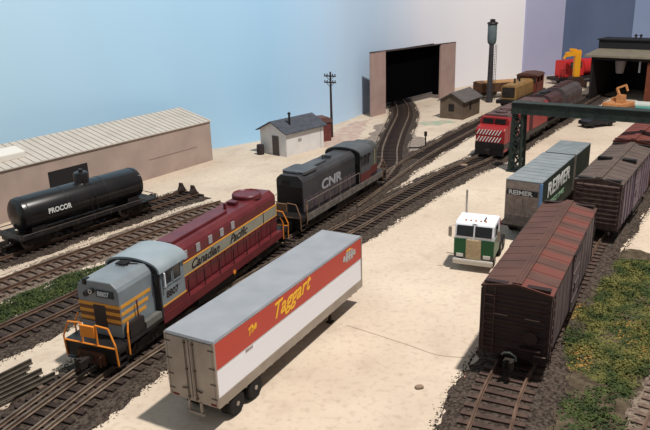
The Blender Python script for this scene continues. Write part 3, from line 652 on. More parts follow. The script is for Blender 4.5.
for s in (-1, 1):
    mb = MB(); x0, x1 = sorted((s*1.08, s*1.095)); mb.box(x0, x1, s0, s1, 1.6, 2.3); mb.box(x0+.37*s, x1+.37*s, c0+.1, c1-.1, 1.6, 2.3); mb.build('lower_band', mat('maroon_band', (92, 44, 42), None), sh)
mb = MB(); mb.box(-.55, .0, l0-.1, l0, 3.55, 3.85); mb.box(-1.0, 1.0, l0-.03, l0, 2.0, 3.4); mb.build('radiator_grille', black, lh)
mb = MB(); mb.box(1.08, 1.1, s1-.5, s1-.42, 2.3, 3.6); mb.box(.3, .5, s1, s1+.05, 2.3, 3.6); mb.build('pale_stripe', mat('stripe_yellowish', (170, 160, 110), None), sh)
# --- red cab diesels
redm = mat('action_red', (140, 38, 41), (150, 44, 46), sc=1, rough=.4)
def red_unit(label, loc, a, L, nose=True):
    t = thing('diesel_locomotive', label, 'locomotive', loc, a, 'diesel locomotives')
    mb = MB(); mb.box(-1.5, 1.5, .1, L-.1, 1.1, 1.6); mb.build('frame', black, t)
    mb = MB(); mb.prism([(-1.5, 1.6), (-1.5, 3.7), (-1.3, 4.0), (1.3, 4.0), (1.5, 3.7), (1.5, 1.6)], 1.2 if nose else .4, L-.3); body = mb.build('body', redm, t, bevel=.05)
    mb = MB(); mb.prism([(-1.32, 4.0), (-1.1, 4.2), (1.1, 4.2), (1.32, 4.0)], 1.6 if nose else .5, L-.5)
    for k in range(6): y = 3+k*(L-5)/6; mb.lathe([(.6, 4.2), (.6, 4.32), (.5, 4.34)], (0, y, 0), n=16)
    mb.box(-.6, .6, L*.3, L*.45, 4.2, 4.4); mb.build('roof', mat('red_unit_roof', (72, 56, 56), (92, 70, 68), sc=1), t)
    if nose:
        mb = MB(); mb.prism([(.1, .75), (.1, 2.9), (.35, 3.15), (1.25, 3.3), (1.25, .75)], -1.48, 1.48, 'X'); ns = mb.build('nose', redm, t, bevel=.08)
        mb = MB(); mb.box(-1.45, 1.45, .02, .14, .45, 1.7); mb.build('pilot', black, t)
        mb = MB()
        for k in range(9):
            x = -1.38+k*.31
            for (z0_, z1_) in ((1.75, 2.25), (2.45, 2.95)):
                mb.prism([(x, z0_), (x+.1, z0_), (x+.1+.3, z1_), (x+.3, z1_)], .06, .1) if x+.44 < 1.47 else None
        mb.build('diagonal_stripe', wht, ns)
        for x in (-1.15, .1): mb = MB(); mb.box(x, x+1.05, 1.1, 1.22, 3.4, 3.85); mb.build('windshield', glass, body)
    text('CP Rail', 1.05, wht, body, (1.505, 2.3, 2.3), 'R', 0, .02)
    mb = MB(); mb.box(1.5, 1.52, 5.9+1.5, 7.0+1.5, 1.65, 3.6); mb.build('side_grille', mat('grille_dark', (70, 30, 32), None), body) if nose else None
    mb = MB(); mb.box(-1.3, 1.3, L*.4, L*.6, .6, 1.1); mb.build('fuel_tank', black, t)
    truck(t, 3.2, 1.8, .5, 3, 1.12); truck(t, L-3.2, 1.8, .5, 3, 1.12); coupler(t, .1, -1); coupler(t, L-.1, 1)
    return t
a2 = .59
red_unit('bright red diesel with white diagonal nose stripes behind the dark girder leg', (15.1, 65.3, 0), a2, 14.0)
# dark hopper / cylindrical cars behind
def cyl_car(label, loc, a, L, m, m2_, grp, h=2.6):
    t = thing('hopper_car', label, 'hopper car', loc, a, grp)
    prof = [(-1.1, 1.5), (-1.5, 2.0), (-1.5, 3.4), (-1.25, 3.95), (-.8, 4.2), (.8, 4.2), (1.25, 3.95), (1.5, 3.4), (1.5, 2.0), (1.1, 1.5)]
    mb = MB(); mb.prism(prof, .5, L-.5)
    for k in range(9):
        y = .6+k*(L-1.2)/8
        for s in (-1, 1): mb.box(min(s*1.45, s*1.56), max(s*1.45, s*1.56), y-.04, y+.04, 1.9, 3.4)
    b = mb.build('body', m, t)
    mb = MB(); mb.box(-.5, .5, .5, L-.5, 4.2, 4.27)
    for k in range(4): y = 1.8+k*(L-3.6)/3; mb.lathe([(.45, 4.2), (.45, 4.4), (.3, 4.45)], (0, y, 0), n=16)
    mb.build('roof_walk', m2_, t)
    mb = MB(); mb.box(-1.4, 1.4, .1, L-.1, 1.1, 1.3)
    for k in range(3): y = L*(.3+.2*k); mb.prism([(y-.9, 1.5), (y-.2, .7), (y+.2, .7), (y+.9, 1.5)], -1.0, 1.0, 'X')
    mb.build('hopper_bay', dark, t)
    mb = MB(); mb.box(1.5, 1.53, .6, L-.6, 2.5, 3.0); mb.box(-1.53, -1.5, .6, L-.6, 2.5, 3.0); mb.build('stripe', m2_, b)
    truck(t, 1.5); truck(t, L-1.5); coupler(t, .1, -1); coupler(t, L-.1, 1)
    return t
dmar = mat('dark_maroon', (62, 42, 44), (78, 54, 54), sc=1); dgr = mat('car_dark_grey', (66, 60, 62), (84, 76, 76), sc=1)
cyl_car('black and maroon hopper car right behind the red diesel', (23.15, 77.4, 0), a2, 5.2, dmar, black, 'dark covered cars')
cyl_car('long dark covered hopper car ending at the engine shed', (26.3, 82.1, 0), a2, 8.2, dgr, dmar, 'dark covered cars')
# tan switcher on the hut track
t = thing('switcher_locomotive', 'tan switcher with a brown windowed cab behind the red diesel', 'locomotive', (23.0, 90.6, 0), .57, 'diesel locomotives')
tan = mat('tan_paint', (150, 116, 66), (120, 92, 58), sc=1.4, rough=.6); brr = mat('cab_brown', (116, 56, 44), (92, 50, 40), sc=1.6)
mb = MB(); mb.box(-1.45, 1.45, 0, 13, 1.1, 1.6); mb.build('frame', black, t)
mb = MB(); mb.prism([(-1, 1.6), (-1, 3.2), (-.7, 3.5), (.7, 3.5), (1, 3.2), (1, 1.6)], .6, 8.3); h = mb.build('hood', tan, t, bevel=.05)
mb = MB(); mb.box(-.85, .85, .55, .62, 1.9, 3.2); mb.build('radiator_grille', dark, h)
mb = MB(); mb.lathe([(.14, 3.5), (.14, 4.1)], (0, 3, 0), n=10); mb.lathe([(.14, 3.5), (.14, 4.1)], (0, 5, 0), n=10); mb.build('exhaust_stack', dark, h)
mb = MB(); mb.box(-1.45, 1.45, 8.3, 8.42, 1.6, 3.9); mb.box(-1.45, 1.45, 11.6, 11.72, 1.6, 3.9)
for s in (-1, 1):
    mb.box(s*1.4-.05, s*1.4+.05, 8.3, 11.7, 1.6, 2.9); mb.box(s*1.4-.05, s*1.4+.05, 8.3, 11.7, 3.6, 3.9)
    for y in (8.4, 9.9, 11.5): mb.box(s*1.4-.05, s*1.4+.05, y-.12, y+.12, 2.9, 3.6)
cb = mb.build('cab', brr, t)
for x in (-1.3, .3): mb = MB(); mb.box(x, x+1, 8.27, 8.31, 2.9, 3.6); mb.build('window', glass, cb)
mb = MB(); mb.prism([(-1.6, 3.85), (-1.2, 4.1), (0, 4.22), (1.2, 4.1), (1.6, 3.85)], 8.1, 11.9); mb.build('cab_roof', mat('cab_roof_brown', (84, 56, 48), None), t)
truck(t, 2.6, 2.2); truck(t, 10.4, 2.2); coupler(t, 0.05, -1)
# tan flat car with load, left of switcher
t = thing('gondola_car', 'brown gondola with tan load behind the smokestack', 'gondola car', (18.2, 83.6, 0), .56)
t.location = (21.6, 102.8, 0); t.rotation_euler = (0, 0, -1.35)
mb = MB(); mb.box(-1.4, 1.4, 0, 7.0, 1.0, 1.15)
for s in (-1, 1): mb.box(s*1.4-.05, s*1.4+.05, 0, 7.0, 1.1, 2.3)
mb.box(-1.4, 1.4, 0, .1, 1.1, 2.3); mb.box(-1.4, 1.4, 6.9, 7.0, 1.1, 2.3)
for k in range(8):
    for s in (-1, 1): mb.box(s*1.47-.04, s*1.47+.04, k*.98, k*.98+.1, 1.0, 2.3)
mb.build('body', mat('gondola_brown', (96, 66, 46), (74, 52, 40), sc=2), t)
mb = MB(); mb.box(-1.3, 1.3, .15, 6.85, 1.6, 2.42); mb.build('load', mat('tan_load', (186, 142, 92), (160, 118, 78), sc=2), t, bevel=.1)
truck(t, 1.5, 1.6); truck(t, 5.5, 1.6)
# --- cab-over tractor
t = thing('truck_tractor', 'white and green cab-over tractor on the open sand', 'truck', (8.2, 38.2, 0), .40)
grn = mat('tractor_green', (22, 92, 52), None, rough=.35); crm = mat('cream_grille', (206, 190, 158), (188, 170, 140), sc=5, rough=.4, metal=.1)
mb = MB(); mb.prism([(0, .75), (-.04, 1.5), (0, 2.2), (.16, 2.85), (.32, 2.98), (1.85, 3.02), (1.95, 2.9), (1.95, .75)], -1.18, 1.18, 'X'); cb = mb.build('cab', white, t, bevel=.08)
mb = MB()
for s in (-1, 1):
    x0, x1 = sorted((s*.46, s*1.17)); mb = MB(); mb.box(x0, x1, -.06, .0, 1.0, 1.98); mb.build('green_panel', grn, cb); x2, x3 = sorted((s*1.165, s*1.2)); mb = MB(); mb.box(x2, x3, .02, 1.9, .85, 1.95); mb.build('green_panel', grn, cb)
mb = MB()
for s in (-1, 1): x0, x1 = sorted((s*.46, s*1.17)); mb = MB(); mb.box(x0, x1, -.065, 0, .78, 1.02); mb.build('lower_panel', glass, cb)
mb = MB(); mb.box(-.45, .45, -.12, .0, .72, 1.98, bev=.03)
for k in range(11): mb.box(-.4+k*.08-.012, -.4+k*.08+.012, -.14, -.1, .78, 1.92)
mb.build('grille', crm, cb)
for s in (-1, 1):
    q = MB(); x0, x1 = sorted((s*.05, s*1.05)); b_ = q.bm
    v = [b_.verts.new(c_) for c_ in ((x0, .0, 2.14), (x1, .0, 2.14), (x1, .135, 2.78), (x0, .135, 2.78), (x0, -.045, 2.15), (x1, -.045, 2.15), (x1, .095, 2.79), (x0, .095, 2.79))]
    for f_ in ((0, 1, 2, 3), (4, 5, 6, 7), (0, 1, 5, 4), (1, 2, 6, 5), (2, 3, 7, 6), (3, 0, 4, 7)): b_.faces.new([v[i] for i in f_])
    wn = q.build('windshield', glass, cb); rod(wn, 'wiper', [(s*.5, -.06, 2.18), (s*.2, -.01, 2.42)], black, .02)
    q = MB(); x2, x3 = sorted((s*1.17, s*1.195)); q.box(x2, x3, .4, 1.3, 2.1, 2.75); q.build('side_window', glass, cb)
    q = MB(); q.tube([(s*1.15, .15, 2.75), (s*1.45, .0, 2.7), (s*1.45, .0, 2.0), (s*1.15, .1, 1.95)], .02, 6); q.box(s*1.45-.1, s*1.45+.1, -.03, .02, 2.05, 2.65); q.build('mirror', alu, cb)
    q = MB(); x0, x1 = sorted((s*.6, s*1.02)); q.box(x0, x1, -.1, -.06, .84, 1.04); q.build('headlight', mat('lamp_glass', (226, 226, 220), None, rough=.2), cb)
q = MB(); q.box(-1.2, 1.2, -.3, -.05, .42, .72, bev=.04); q.build('bumper', mat('bumper_white', (200, 196, 188), None, metal=.2, rough=.3), t)
text('GMC', .14, mat('badge_grey', (110, 112, 116), None), cb, (-.16, .15, 2.84), 'E', 0, .005)
mb = MB()
for x in (-.6, -.3, 0, .3, .6): mb.box(x-.05, x+.05, .4, .5, 2.97, 3.06)
mb.build('roof_light', mat('amber', (200, 120, 40), None), cb)
rod(cb, 'roof_horn', [(.5, .5, 3.06), (.5, 1.1, 3.06)], steel, .05)
rod(t, 'exhaust_stack', [(-.95, 2.15, 1.0), (-.95, 2.15, 4.4)], mat('chrome_stack', (190, 184, 176), None, metal=.6, rough=.3), .07)
mb = MB(); mb.box(-.45, -.33, .5, 4.6, .75, 1.0); mb.box(.33, .45, .5, 4.6, .75, 1.0); mb.box(-.45, .45, 2.4, 2.6, .75, 1.0); mb.box(-.45, .45, 4.5, 4.6, .75, 1.0); mb.build('chassis', dark, t)
mb = MB(); mb.lathe([(.5, 1.02), (.5, 1.12), (.02, 1.13)], (0, 3.7, 0), n=20); mb.build('fifth_wheel', dark, t)
mb = MB(); mb.lathe([(.3, 0), (.3, 1.0)], (.8, 2.2, .85), 'Y', 16); mb.build('fuel_tank', alu, t)
mb = MB(); mb.box(1.0, 1.2, 1.96, 2.05, 2.3, 2.8); mb.build('rear_lamp', mat('red_lamp', (190, 40, 40), None), cb)
for y, xs in ((1.0, (1.0,)), (3.05, (1.05, .74)), (4.1, (1.05, .74))):
    for s in (-1, 1):
        mb = MB(); [tyre(mb, s*x, y, .5, .26) for x in xs]; wh = mb.build('wheel', rubber, t, smooth=True)
        m2 = MB(); xx = s*(xs[0]+.06); m2.lathe([(.02, -.08), (.1, -.08), (.12, -.02), (.23, -.07), (.23, .08), (.12, .02), (.1, .08), (.02, .08)], (xx, y, .505), 'X', 16); m2.build('hub', alu, wh)
# --- silver highway trailers behind the tractor
def van(label, loc, a, L, roofm, sidem, endm):
    t = thing('semi_trailer', label, 'trailer', loc, a, 'silver vans')
    mb = MB(); mb.box(-1.2, 1.2, .05, L, 1.15, 3.86); b = mb.build('body', sidem, t)
    mb = MB(); mb.box(-1.22, 1.22, 0, L, 3.86, 3.95, bev=.03)
    for k in range(1, 10): mb.box(-1.2, 1.2, k*L/10-.02, k*L/10+.02, 3.95, 3.965)
    mb.build('roof', roofm, t)
    mb = MB(); mb.box(-1.2, 1.2, 0, .06, 1.12, 3.86)
    for x in (-1.15, -.6, -.02, .6): mb.box(x-.02, x+.02, -.03, 0, 1.15, 3.2)
    for z in (1.5, 2.2, 2.75): mb.box(-1.1, 1.1, -.02, 0, z-.02, z+.02)
    mb.build('end_panel', endm, t)
    mb = MB(); mb.box(-1.2, 1.2, -1.0 if L > 5 else .05, L, 1.0, 1.12); mb.box(-.5, -.4, .3, 3, .75, 1.0); mb.box(.4, .5, .3, 3, .75, 1.0); mb.build('frame', dark, t)
    for y in (1.2, 2.5):
        for s in (-1, 1): mb = MB(); tyre(mb, s*1.02, y, .5); tyre(mb, s*.73, y, .5); mb.build('wheel', rubber, t, smooth=True)
    for s in (-1, 1): mb = MB(); mb.box(s*.7-.08, s*.7+.08, L-2.6, L-2.4, .01, 1.0); mb.build('landing_leg', dark, t)
    return t, b
vroof = mat('blue_silver_roof', (122, 130, 134), (136, 143, 146), sc=.8, rough=.45, metal=.1); vside = mat('dark_green_side', (48, 58, 50), (62, 70, 60), sc=1, rough=.5)
vend = mat('tarnished_end', (142, 128, 120), (168, 154, 146), sc=3, rough=.5, metal=.2)
t, b = van('silver trailer with dark side lettering and blue corner post, behind the tractor', (12.55, 43.75, 0), .57, 8.6, vroof, vside, vend)
mb = MB(); mb.box(1.08, 1.24, -.04, .28, 1.15, 3.86, bev=.03); mb.build('corner_post', mat('blue_post', (116, 150, 196), None, rough=.35), t)
mb = MB(); mb.box(-1.1, 1.0, -.045, -.03, 2.9, 3.3); mb.build('name_board', mat('board_black', (44, 44, 46), None), t)
text('REIMER', .42, mat('silver_letter', (206, 206, 204), None), t, (-.98, -.05, 2.95), 'E', 0, .012, sx=1.2)
text('REIMER', 1.4, wht, t, (1.21, 1.5, 2.5), 'R', .15, .03, sx=1.3)
text('EXPRESS LINES', .5, mat('letter_green', (150, 186, 150), None), t, (1.21, 1.5, 1.75), 'R', .15, .01, sx=1.4)
t, b = van('second silver trailer with a plain dark side, farther back behind the lettered one', (17.4, 51.2, 0), .57, 4.6, vroof, vside, vend)
# ---------------------------------------------------------------- structures of the layout
def g2l(o, p_): return p_
# warehouse
t = thing('warehouse', 'long pale warehouse with a ribbed white roof at the left', 'building', (-26.5+.0, 47.9, 0), .608)
wl = mat('warehouse_wall', (154, 138, 130), (168, 150, 140), sc=.5, rough=.8); wr = mat('ribbed_roof', (180, 173, 163), (190, 182, 172), sc=.6, rough=.8)
LW = 24.6; y0 = -8.5
mb = MB(); mb.prism([(0, 0), (0, 4.0), (-4.1, 4.95), (-4.1, 0)], y0, LW); mb.build('wall', wl, t)
mb = MB(); mb.prism([(.14, 3.99), (.14, 4.07), (-4.2, 5.07), (-4.2, 4.98)], y0-.1, LW+.12)
k = y0
while k < LW:
    mb.prism([(.14, 4.05), (.14, 4.13), (-4.2, 5.13), (-4.2, 5.05)], k, k+.07); k += .62
mb.build('roof', wr, t)
mb = MB(); mb.box(-.02, .03, 6.2, 9.9, .1, 3.0); mb.build('loading_door', mat('door_black', (30, 28, 32), None), t)
mb = MB(); mb.box(.0, .02, 16.5, 22.5, 1.75, 1.82); mb.build('wall_lettering', mat('faded_letter', (136, 116, 108), None), t)
mb = MB(); mb.prism([(-2.5, 4.6), (-2.5, 5.15), (-1.1, 4.85), (-1.1, 4.3)], 2.8, 5.3); mb.build('roof_vent', mat('vent_white', (214, 210, 202), None), t, bevel=.1)
# white shed
t = thing('tool_shed', 'small white shed with a dark grey roof by the backdrop', 'shed', (-4.9, 68.4, 0), .0)
wS = mat('shed_white', (206, 204, 204), (216, 214, 212), sc=.8, rough=.8); rS = mat('shed_roof', (62, 66, 74), (78, 80, 88), sc=2, rough=.8)
e1 = Vector((3.9, 4.3)).normalized(); e2 = Vector((-3.15, 2.2)).normalized()    # long side, gable side
t.rotation_euler = (0, 0, math.atan2(e1.y, e1.x)); SL, SG = 5.6, 3.9
mb = MB(); mb.prism([(0, 0), (SG, 0), (SG, 2.55), (SG/2, 3.5), (0, 2.55)], 0, SL, 'X'); mb.build('wall', wS, t)
mb = MB()
mb.prism([(-.3, 2.48), (SG/2, 3.56), (SG+.3, 2.48), (SG+.3, 2.38), (SG/2, 3.44), (-.3, 2.38)], -.35, SL+.35, 'X'); mb.build('roof', rS, t)
mb = MB(); mb.box(-.05, .01, 1.1, 2.05, .05, 2.05); mb.build('door', mat('shed_door', (88, 80, 78), None), t)
mb = MB(); mb.box(1.7, 2.2, -.03, .01, 1.35, 1.65); mb.build('sign', mat('shed_sign', (150, 146, 144), None), t)
mb = MB(); mb.box(SL-.5, SL-.42, -.02, .01, .05, 2.4); mb.build('seam', mat('shed_seam', (176, 176, 180), None), t)
mb = MB(); mb.lathe([(.11, 2.7), (.11, 4.1), (.18, 4.12), (.18, 4.25), (.05, 4.36)], (1.5, .95, 0), n=12); mb.build('stovepipe', black, t)
mb = MB(); mb.lathe([(.36, 0), (.4, .25), (.4, .75), (.36, 1.05), (.33, 1.05)], (-7.75, 70.05, 0), n=20); tag(mb.build('barrel', mat('barrel_dark', (50, 42, 44), None), smooth=True), 'dark barrel beside the white shed door', 'barrel')
t = thing('outhouse', 'narrow red-brown outhouse behind the white shed', 'shed', (-.95, 75.4, 0), -.45)
mb = MB(); mb.box(-.7, .7, 0, 1.4, 0, 2.2); mb.build('wall', mat('outhouse_brown', (112, 58, 54), (92, 48, 46), sc=2), t)
mb = MB(); mb.prism([(-.85, 2.15), (-.8, 2.5), (-.35, 2.75), (.35, 2.75), (.8, 2.5), (.85, 2.15)], -.12, 1.52); mb.build('roof', mat('outhouse_roof', (100, 74, 70), None), t)
# telegraph pole
t = thing('telegraph_pole', 'dark telegraph pole with two crossarms beside the outhouse', 'utility pole', (-.25, 77.6, 0), .5)
pm = mat('pole_wood', (52, 40, 38), (66, 52, 46), sc=3)
mb = MB(); mb.lathe([(.16, 0), (.13, 4), (.1, 7.45)], n=12); mb.build('pole', pm, t)
for z in (7.0, 6.3):
    mb = MB(); mb.box(-.75, .75, -.16, -.06, z-.07, z+.07); mb.bar((-.5, -.1, z-.05), (0, -.1, z-.5), .05); mb.bar((.5, -.1, z-.05), (0, -.1, z-.5), .05); ca = mb.build('crossarm', pm, t)
    for x in (-.65, -.35, .35, .65): m2 = MB(); m2.lathe([(.03, z+.07), (.06, z+.12), (.06, z+.22), (.03, z+.26)], (x, -.11, 0), n=8); m2.build('insulator', dark, ca)
# tunnel portal: board box around the hole
t = thing('tunnel_portal', 'grey board portal with a black opening on the backdrop', 'portal', (5.0, 89.6, 0), 0)
A_, B_ = Vector((5.0, 89.6)), Vector((18.9, 106.6)); dd = (B_-A_); PL = dd.length; t.rotation_euler = (0, 0, math.atan2(dd.y, dd.x))
pmx = mat('portal_board', (158, 134, 128), (168, 144, 136), sc=.6, rough=.85)
mb = MB(); mb.box(0, 3.3, 0, .25, 0, 8.3); mb.build('board', pmx, t)
mb = MB(); mb.box(PL-4.4, PL, 0, .25, 0, 8.0); mb.build('board', pmx, t)
mb = MB(); mb.prism([(0, 8.2), (PL, 7.9), (PL, 8.05), (0, 8.4)], 0, .25); mb.build('lintel', mat('lintel_dark', (70, 60, 58), None), t)
vb = mat('black_void', (8, 8, 9), None, rough=1, spec=0)
mb = MB(); mb.box(3.2, PL-4.3, 1.3, 1.4, 1.0, 8.1); mb.box(3.1, 3.3, .25, 1.4, 1.0, 8.2); mb.box(PL-4.4, PL-4.25, .25, 1.4, .6, 8.0); mb.box(3.1, PL-4.3, .2, 1.4, 7.85, 8.0); mb.build('black_cloth', vb, t)
# brown hut
t = thing('tool_shed', 'small brown hut with one dark window near the tunnel portal', 'shed', (16.4, 86.0, 0), 0)
e = Vector((3.6, 5.3)); t.rotation_euler = (0, 0, math.atan2(e.y, e.x)); hb = mat('hut_brown', (92, 78, 66), (106, 90, 76), sc=1.5, rough=.85)
SL, SG = 5.4, 3.2
mb = MB(); mb.prism([(0, 0), (SG, 0), (SG, 2.4), (SG/2, 3.3), (0, 2.4)], 0, SL, 'X'); mb.build('wall', hb, t)
mb = MB(); mb.prism([(-.3, 2.3), (SG/2, 3.38), (SG+.3, 2.3), (SG+.3, 2.18), (SG/2, 3.24), (-.3, 2.18)], -.25, SL+.25, 'X'); mb.build('roof', mat('hut_roof', (84, 80, 78), (98, 92, 90), sc=2), t)
hwm = mat('hut_window', (34, 28, 28), None)
mb = MB(); mb.box(-.04, .01, 1.25, 2.0, 1.0, 1.9); mb.build('window', hwm, t); mb = MB(); mb.box(2.0, 2.5, -.04, .01, 1.0, 1.9); mb.build('window', hwm, t)
# smokestack
t = thing('smokestack', 'tall dark smokestack with a grey-green drum on top', 'smokestack', (22.6, 99.0, 0), 0)
mb = MB(); mb.lathe([(.5, 0), (.42, 1), (.33, 8.2)], n=20); mb.build('stack_pipe', mat('stack_dark', (48, 46, 50), (62, 58, 60), sc=2), t, smooth=True)
mb = MB(); mb.lathe([(.33, 8.1), (.58, 8.4), (.64, 8.9), (.64, 10.9), (.58, 11.0)], n=24); mb.build('drum', mat('drum_green', (80, 94, 98), (92, 104, 106), sc=1.5), t, smooth=True)
mb = MB(); mb.lathe([(.66, 10.9), (.8, 11.0), (.66, 11.2), (.36, 11.3), (.36, 11.6), (.02, 11.65)], n=20); mb.build('cap', black, t)
mb = MB()
for k in range(22): mb.tube([(.42, -.42, .5+k*.35), (.7, -.2, .5+k*.35)], .025, 5)
mb.tube([(.42, -.42, .3), (.42, -.42, 8.2)], .03, 6); mb.tube([(.7, -.2, .3), (.7, -.2, 8.2)], .03, 6); mb.build('ladder', dark, t)
# girder bridge / gantry across the yard
t = thing('gantry', 'dark green girder gantry on a lattice leg crossing the yard', 'gantry', (16.7, 60.9, 0), 0)
e = Vector((9.4, -6.0)); t.rotation_euler = (0, 0, math.atan2(e.y, e.x)); GL = e.length+8
gmx = mat('girder_green', (34, 44, 42), (46, 56, 52), sc=1.2, rough=.6)
mb = MB(); mb.box(-.6, GL, -.55, -.45, 5.4, 6.3); mb.box(-.6, GL, .45, .55, 5.4, 6.3); mb.box(-.65, GL, -.65, .65, 6.28, 6.36)
for s in (-1, 1):
    mb.box(-.6, GL, s*.5-.14, s*.5+.14, 5.35, 5.43)
    for k in range(14): mb.box(-.5+k*1.2, -.42+k*1.2, s*.5-.1, s*.5+.1, 5.4, 6.28)
mb.build('girder', gmx, t)
mb = MB()
for sx in (-.4, .4):
    for sy in (-.45, .45): mb.bar((sx*1.25, sy*1.25, 0), (sx, sy, 5.4), .22)
for k in range(4):
    z0_, z1_ = .2+k*1.2, 1.4+k*1.2
    for sy in (-.5, .5): mb.bar((-.45, sy, z0_), (.45, sy, z1_), .13); mb.bar((.45, sy, z0_), (-.45, sy, z1_), .13)
    for sx in (-.45, .45): mb.bar((sx, -.5, z0_), (sx, .5, z1_), .09)
    mb.box(-.5, .5, -.5, -.42, z1_-.05, z1_+.05); mb.box(-.5, .5, .42, .5, z1_-.05, z1_+.05)
mb.box(-.75, .75, -.75, .75, 0, .12); mb.build('lattice_leg', gmx, t)
for x in (GL-.6,):
    mb = MB()
    for sx in (-.4, .4):
        for sy in (-.45, .45): mb.bar((x+sx*1.25, sy*1.25, 0), (x+sx, sy, 5.4), .16)
    for k in range(4):
        z0_, z1_ = .2+k*1.2, 1.4+k*1.2
        for sy in (-.5, .5): mb.bar((x-.45, sy, z0_), (x+.45, sy, z1_), .09)
    mb.box(x-.75, x+.75, -.75, .75, 0, .12); mb.build('lattice_leg', gmx, t)
# engine house
t = thing('engine_house', 'dark open-fronted engine house with an olive roof edge, top right', 'building', (36.9, 98.9, 0), 0)
e = Vector((43.4-37.1, 93.3-98.6)); t.rotation_euler = (0, 0, math.atan2(e.y, e.x)); EL = 17; ED = 13
ehd = mat('engine_house_wall', (26, 21, 22), (34, 28, 28), sc=1.2)
mb = MB(); mb.box(0, .3, 0, ED, 0, 6.4); mb.box(0, EL, ED-.3, ED, 0, 6.4); mb.box(EL-.3, EL, 0, ED, 0, 6.4)
for x in (8.6,): mb.box(x, x+.6, 0, .4, 0, 6.4)
mb.box(0, EL, 0, .35, 5.7, 6.4); mb.build('wall', ehd, t)
mb = MB(); mb.prism([(-.7, 6.15), (-.7, 6.4), (ED*.38, 6.9), (ED*.38, 6.7)], -.8, EL+.8, 'X'); mb.prism([(ED*.62, 6.7), (ED*.62, 6.9), (ED+.7, 6.4), (ED+.7, 6.15)], -.8, EL+.8, 'X')
mb.build('roof', mat('olive_roof', (112, 106, 92), (126, 118, 102), sc=1), t)
mb = MB(); mb.box(-.8, EL-.2, ED*.36, ED*.64, 6.5, 8.1); mb.box(-1.0, EL, ED*.34, ED*.66, 8.1, 8.25); mb.build('clerestory', mat('clerestory_black', (28, 28, 32), None), t)
for x in (3.8, 4.5):
    mb = MB(); mb.lathe([(.12, 8.2), (.12, 8.6), (.3, 8.7), (.05, 8.9)], (x, ED*.5, 0), n=12); mb.build('roof_vent', dark, t)
mb = MB(); mb.box(7.7, 8.6, -.12, .0, 0, 5.6); mb.build('brown_door', mat('rust_door', (112, 58, 38), (98, 50, 34), sc=2), t)
mb = MB(); mb.lathe([(.5, 3.9), (.6, 4.6), (.75, 5.6), (.75, 6.0)], (3.7, 1.2, 0), n=16); mb.build('smoke_hood', mat('hood_pale', (128, 118, 118), None), t)
rod(t, 'hanging_hose', [(6.5, .6, 6.0), (6.5, .6, 4.2)], mat('hose_white', (176, 180, 182), None), .14)
# excavator in front of the engine house
t = thing('excavator', 'tan excavator with a bent boom in front of the engine house', 'excavator', (37.2, 88.9, 0), .9)
t.scale = (.85, .85, .85)
ex = mat('excavator_tan', (196, 140, 92), (176, 118, 76), sc=2)
mb = MB(); mb.box(-1.6, 1.6, -1.9, 2.1, .9, 1.5); mb.box(-1.5, .2, .4, 1.9, 1.5, 2.0); mb.build('chassis', ex, t, bevel=.08)
for s in (-1, 1):
    mb = MB(); mb.prism([(-1.9, .25), (-2.2, .6), (-1.9, .95), (1.9, .95), (2.2, .6), (1.9, .25), (1.6, 0), (-1.6, 0)], s*1.4-.3, s*1.4+.3, 'X'); mb.build('crawler', mat('crawler_brown', (120, 82, 60), None), t)
mb = MB(); mb.box(.1, 1.1, -.9, .2, 1.5, 2.7); mb.bar((.3, -.4, 2.6), (-.3, -.2, 3.6), .3); mb.bar((-.3, -.2, 3.6), (1.0, .1, 4.2), .28); mb.bar((.9, .1, 4.2), (1.3, .1, 3.3), .24); mb.build('boom', ex, t)
tealm = mat('teal_board', (90, 160, 152), None, rough=.6)
for i, (x, y, z, m, lb) in enumerate(((41.4, 91.4, .0, tealm, 'teal flat panel lying on the ground by the engine house'), (42.0, 91.3, .32, mat('pale_board', (206, 210, 204), None), 'pale flat panel lying on top of the teal one'))):
    mb = MB(); mb.box(-2.4+i*.8, 2.6, -1.3+i*.3, 1.3, z, z+.3, bev=.04); o = mb.build('panel', m); o.location = (x, y, 0); o.rotation_euler = (0, 0, -.7+i*.1); tag(o, lb, 'panel')
# small dark vehicle under the girder
t = thing('car', 'small dark car parked below the gantry girder', 'car', (31.2, 80.0, 0), 1.2)
mb = MB(); mb.prism([(-2.1, .35), (-2.1, .8), (-1.4, .95), (-.9, 1.4), (.9, 1.4), (1.4, .95), (2.1, .85), (2.1, .35)], -.85, .85, 'X'); mb.build('body', mat('car_dark', (32, 32, 38), None, rough=.3), t, bevel=.08)
for y in (-1.3, 1.3):
    for s in (-1, 1): mb = MB(); tyre(mb, s*.78, y, .33, .2); mb.build('wheel', rubber, t)
mb = MB(); mb.box(-.87, .87, -.8, .8, 1.0, 1.3); mb.build('window', glass, t)
# red loco and yellow crane at the back
t = thing('red_locomotive', 'bright red locomotive with a round tank, far back beside the engine house', 'locomotive', (38.6, 116, -.32), 1.15, 'diesel locomotives')
rr_ = mat('far_red', (196, 40, 42), None, rough=.4)
mb = MB(); mb.box(-1.5, 1.5, -2, 11, 1.0, 1.5); mb.build('frame', black, t)
mb = MB(); mb.box(-1.4, 1.4, -.5, 3.4, 1.5, 4.1, bev=.12); cb = mb.build('cab', rr_, t)
for y in (.3, 1.8): mb = MB(); mb.box(1.39, 1.42, y, y+1, 2.9, 3.9); mb.build('window', glass, cb)
mb = MB(); mb.lathe([(.9, 3.4), (1.35, 3.6), (1.35, 9.8), (.9, 10.1)], (0, 0, 2.85), 'Y', 28); mb.build('round_tank', rr_, t, smooth=True)
mb = MB()
for y in (-1.9, -1.2, -.6): mb.tube([(1.4, y, 1.5), (1.4, y, 2.8)], .05, 6)
mb.tube([(1.4, -1.9, 2.8), (1.4, -.5, 2.8)], .05, 6); mb.build('railing', rr_, t)
truck(t, .8); truck(t, 8.2)
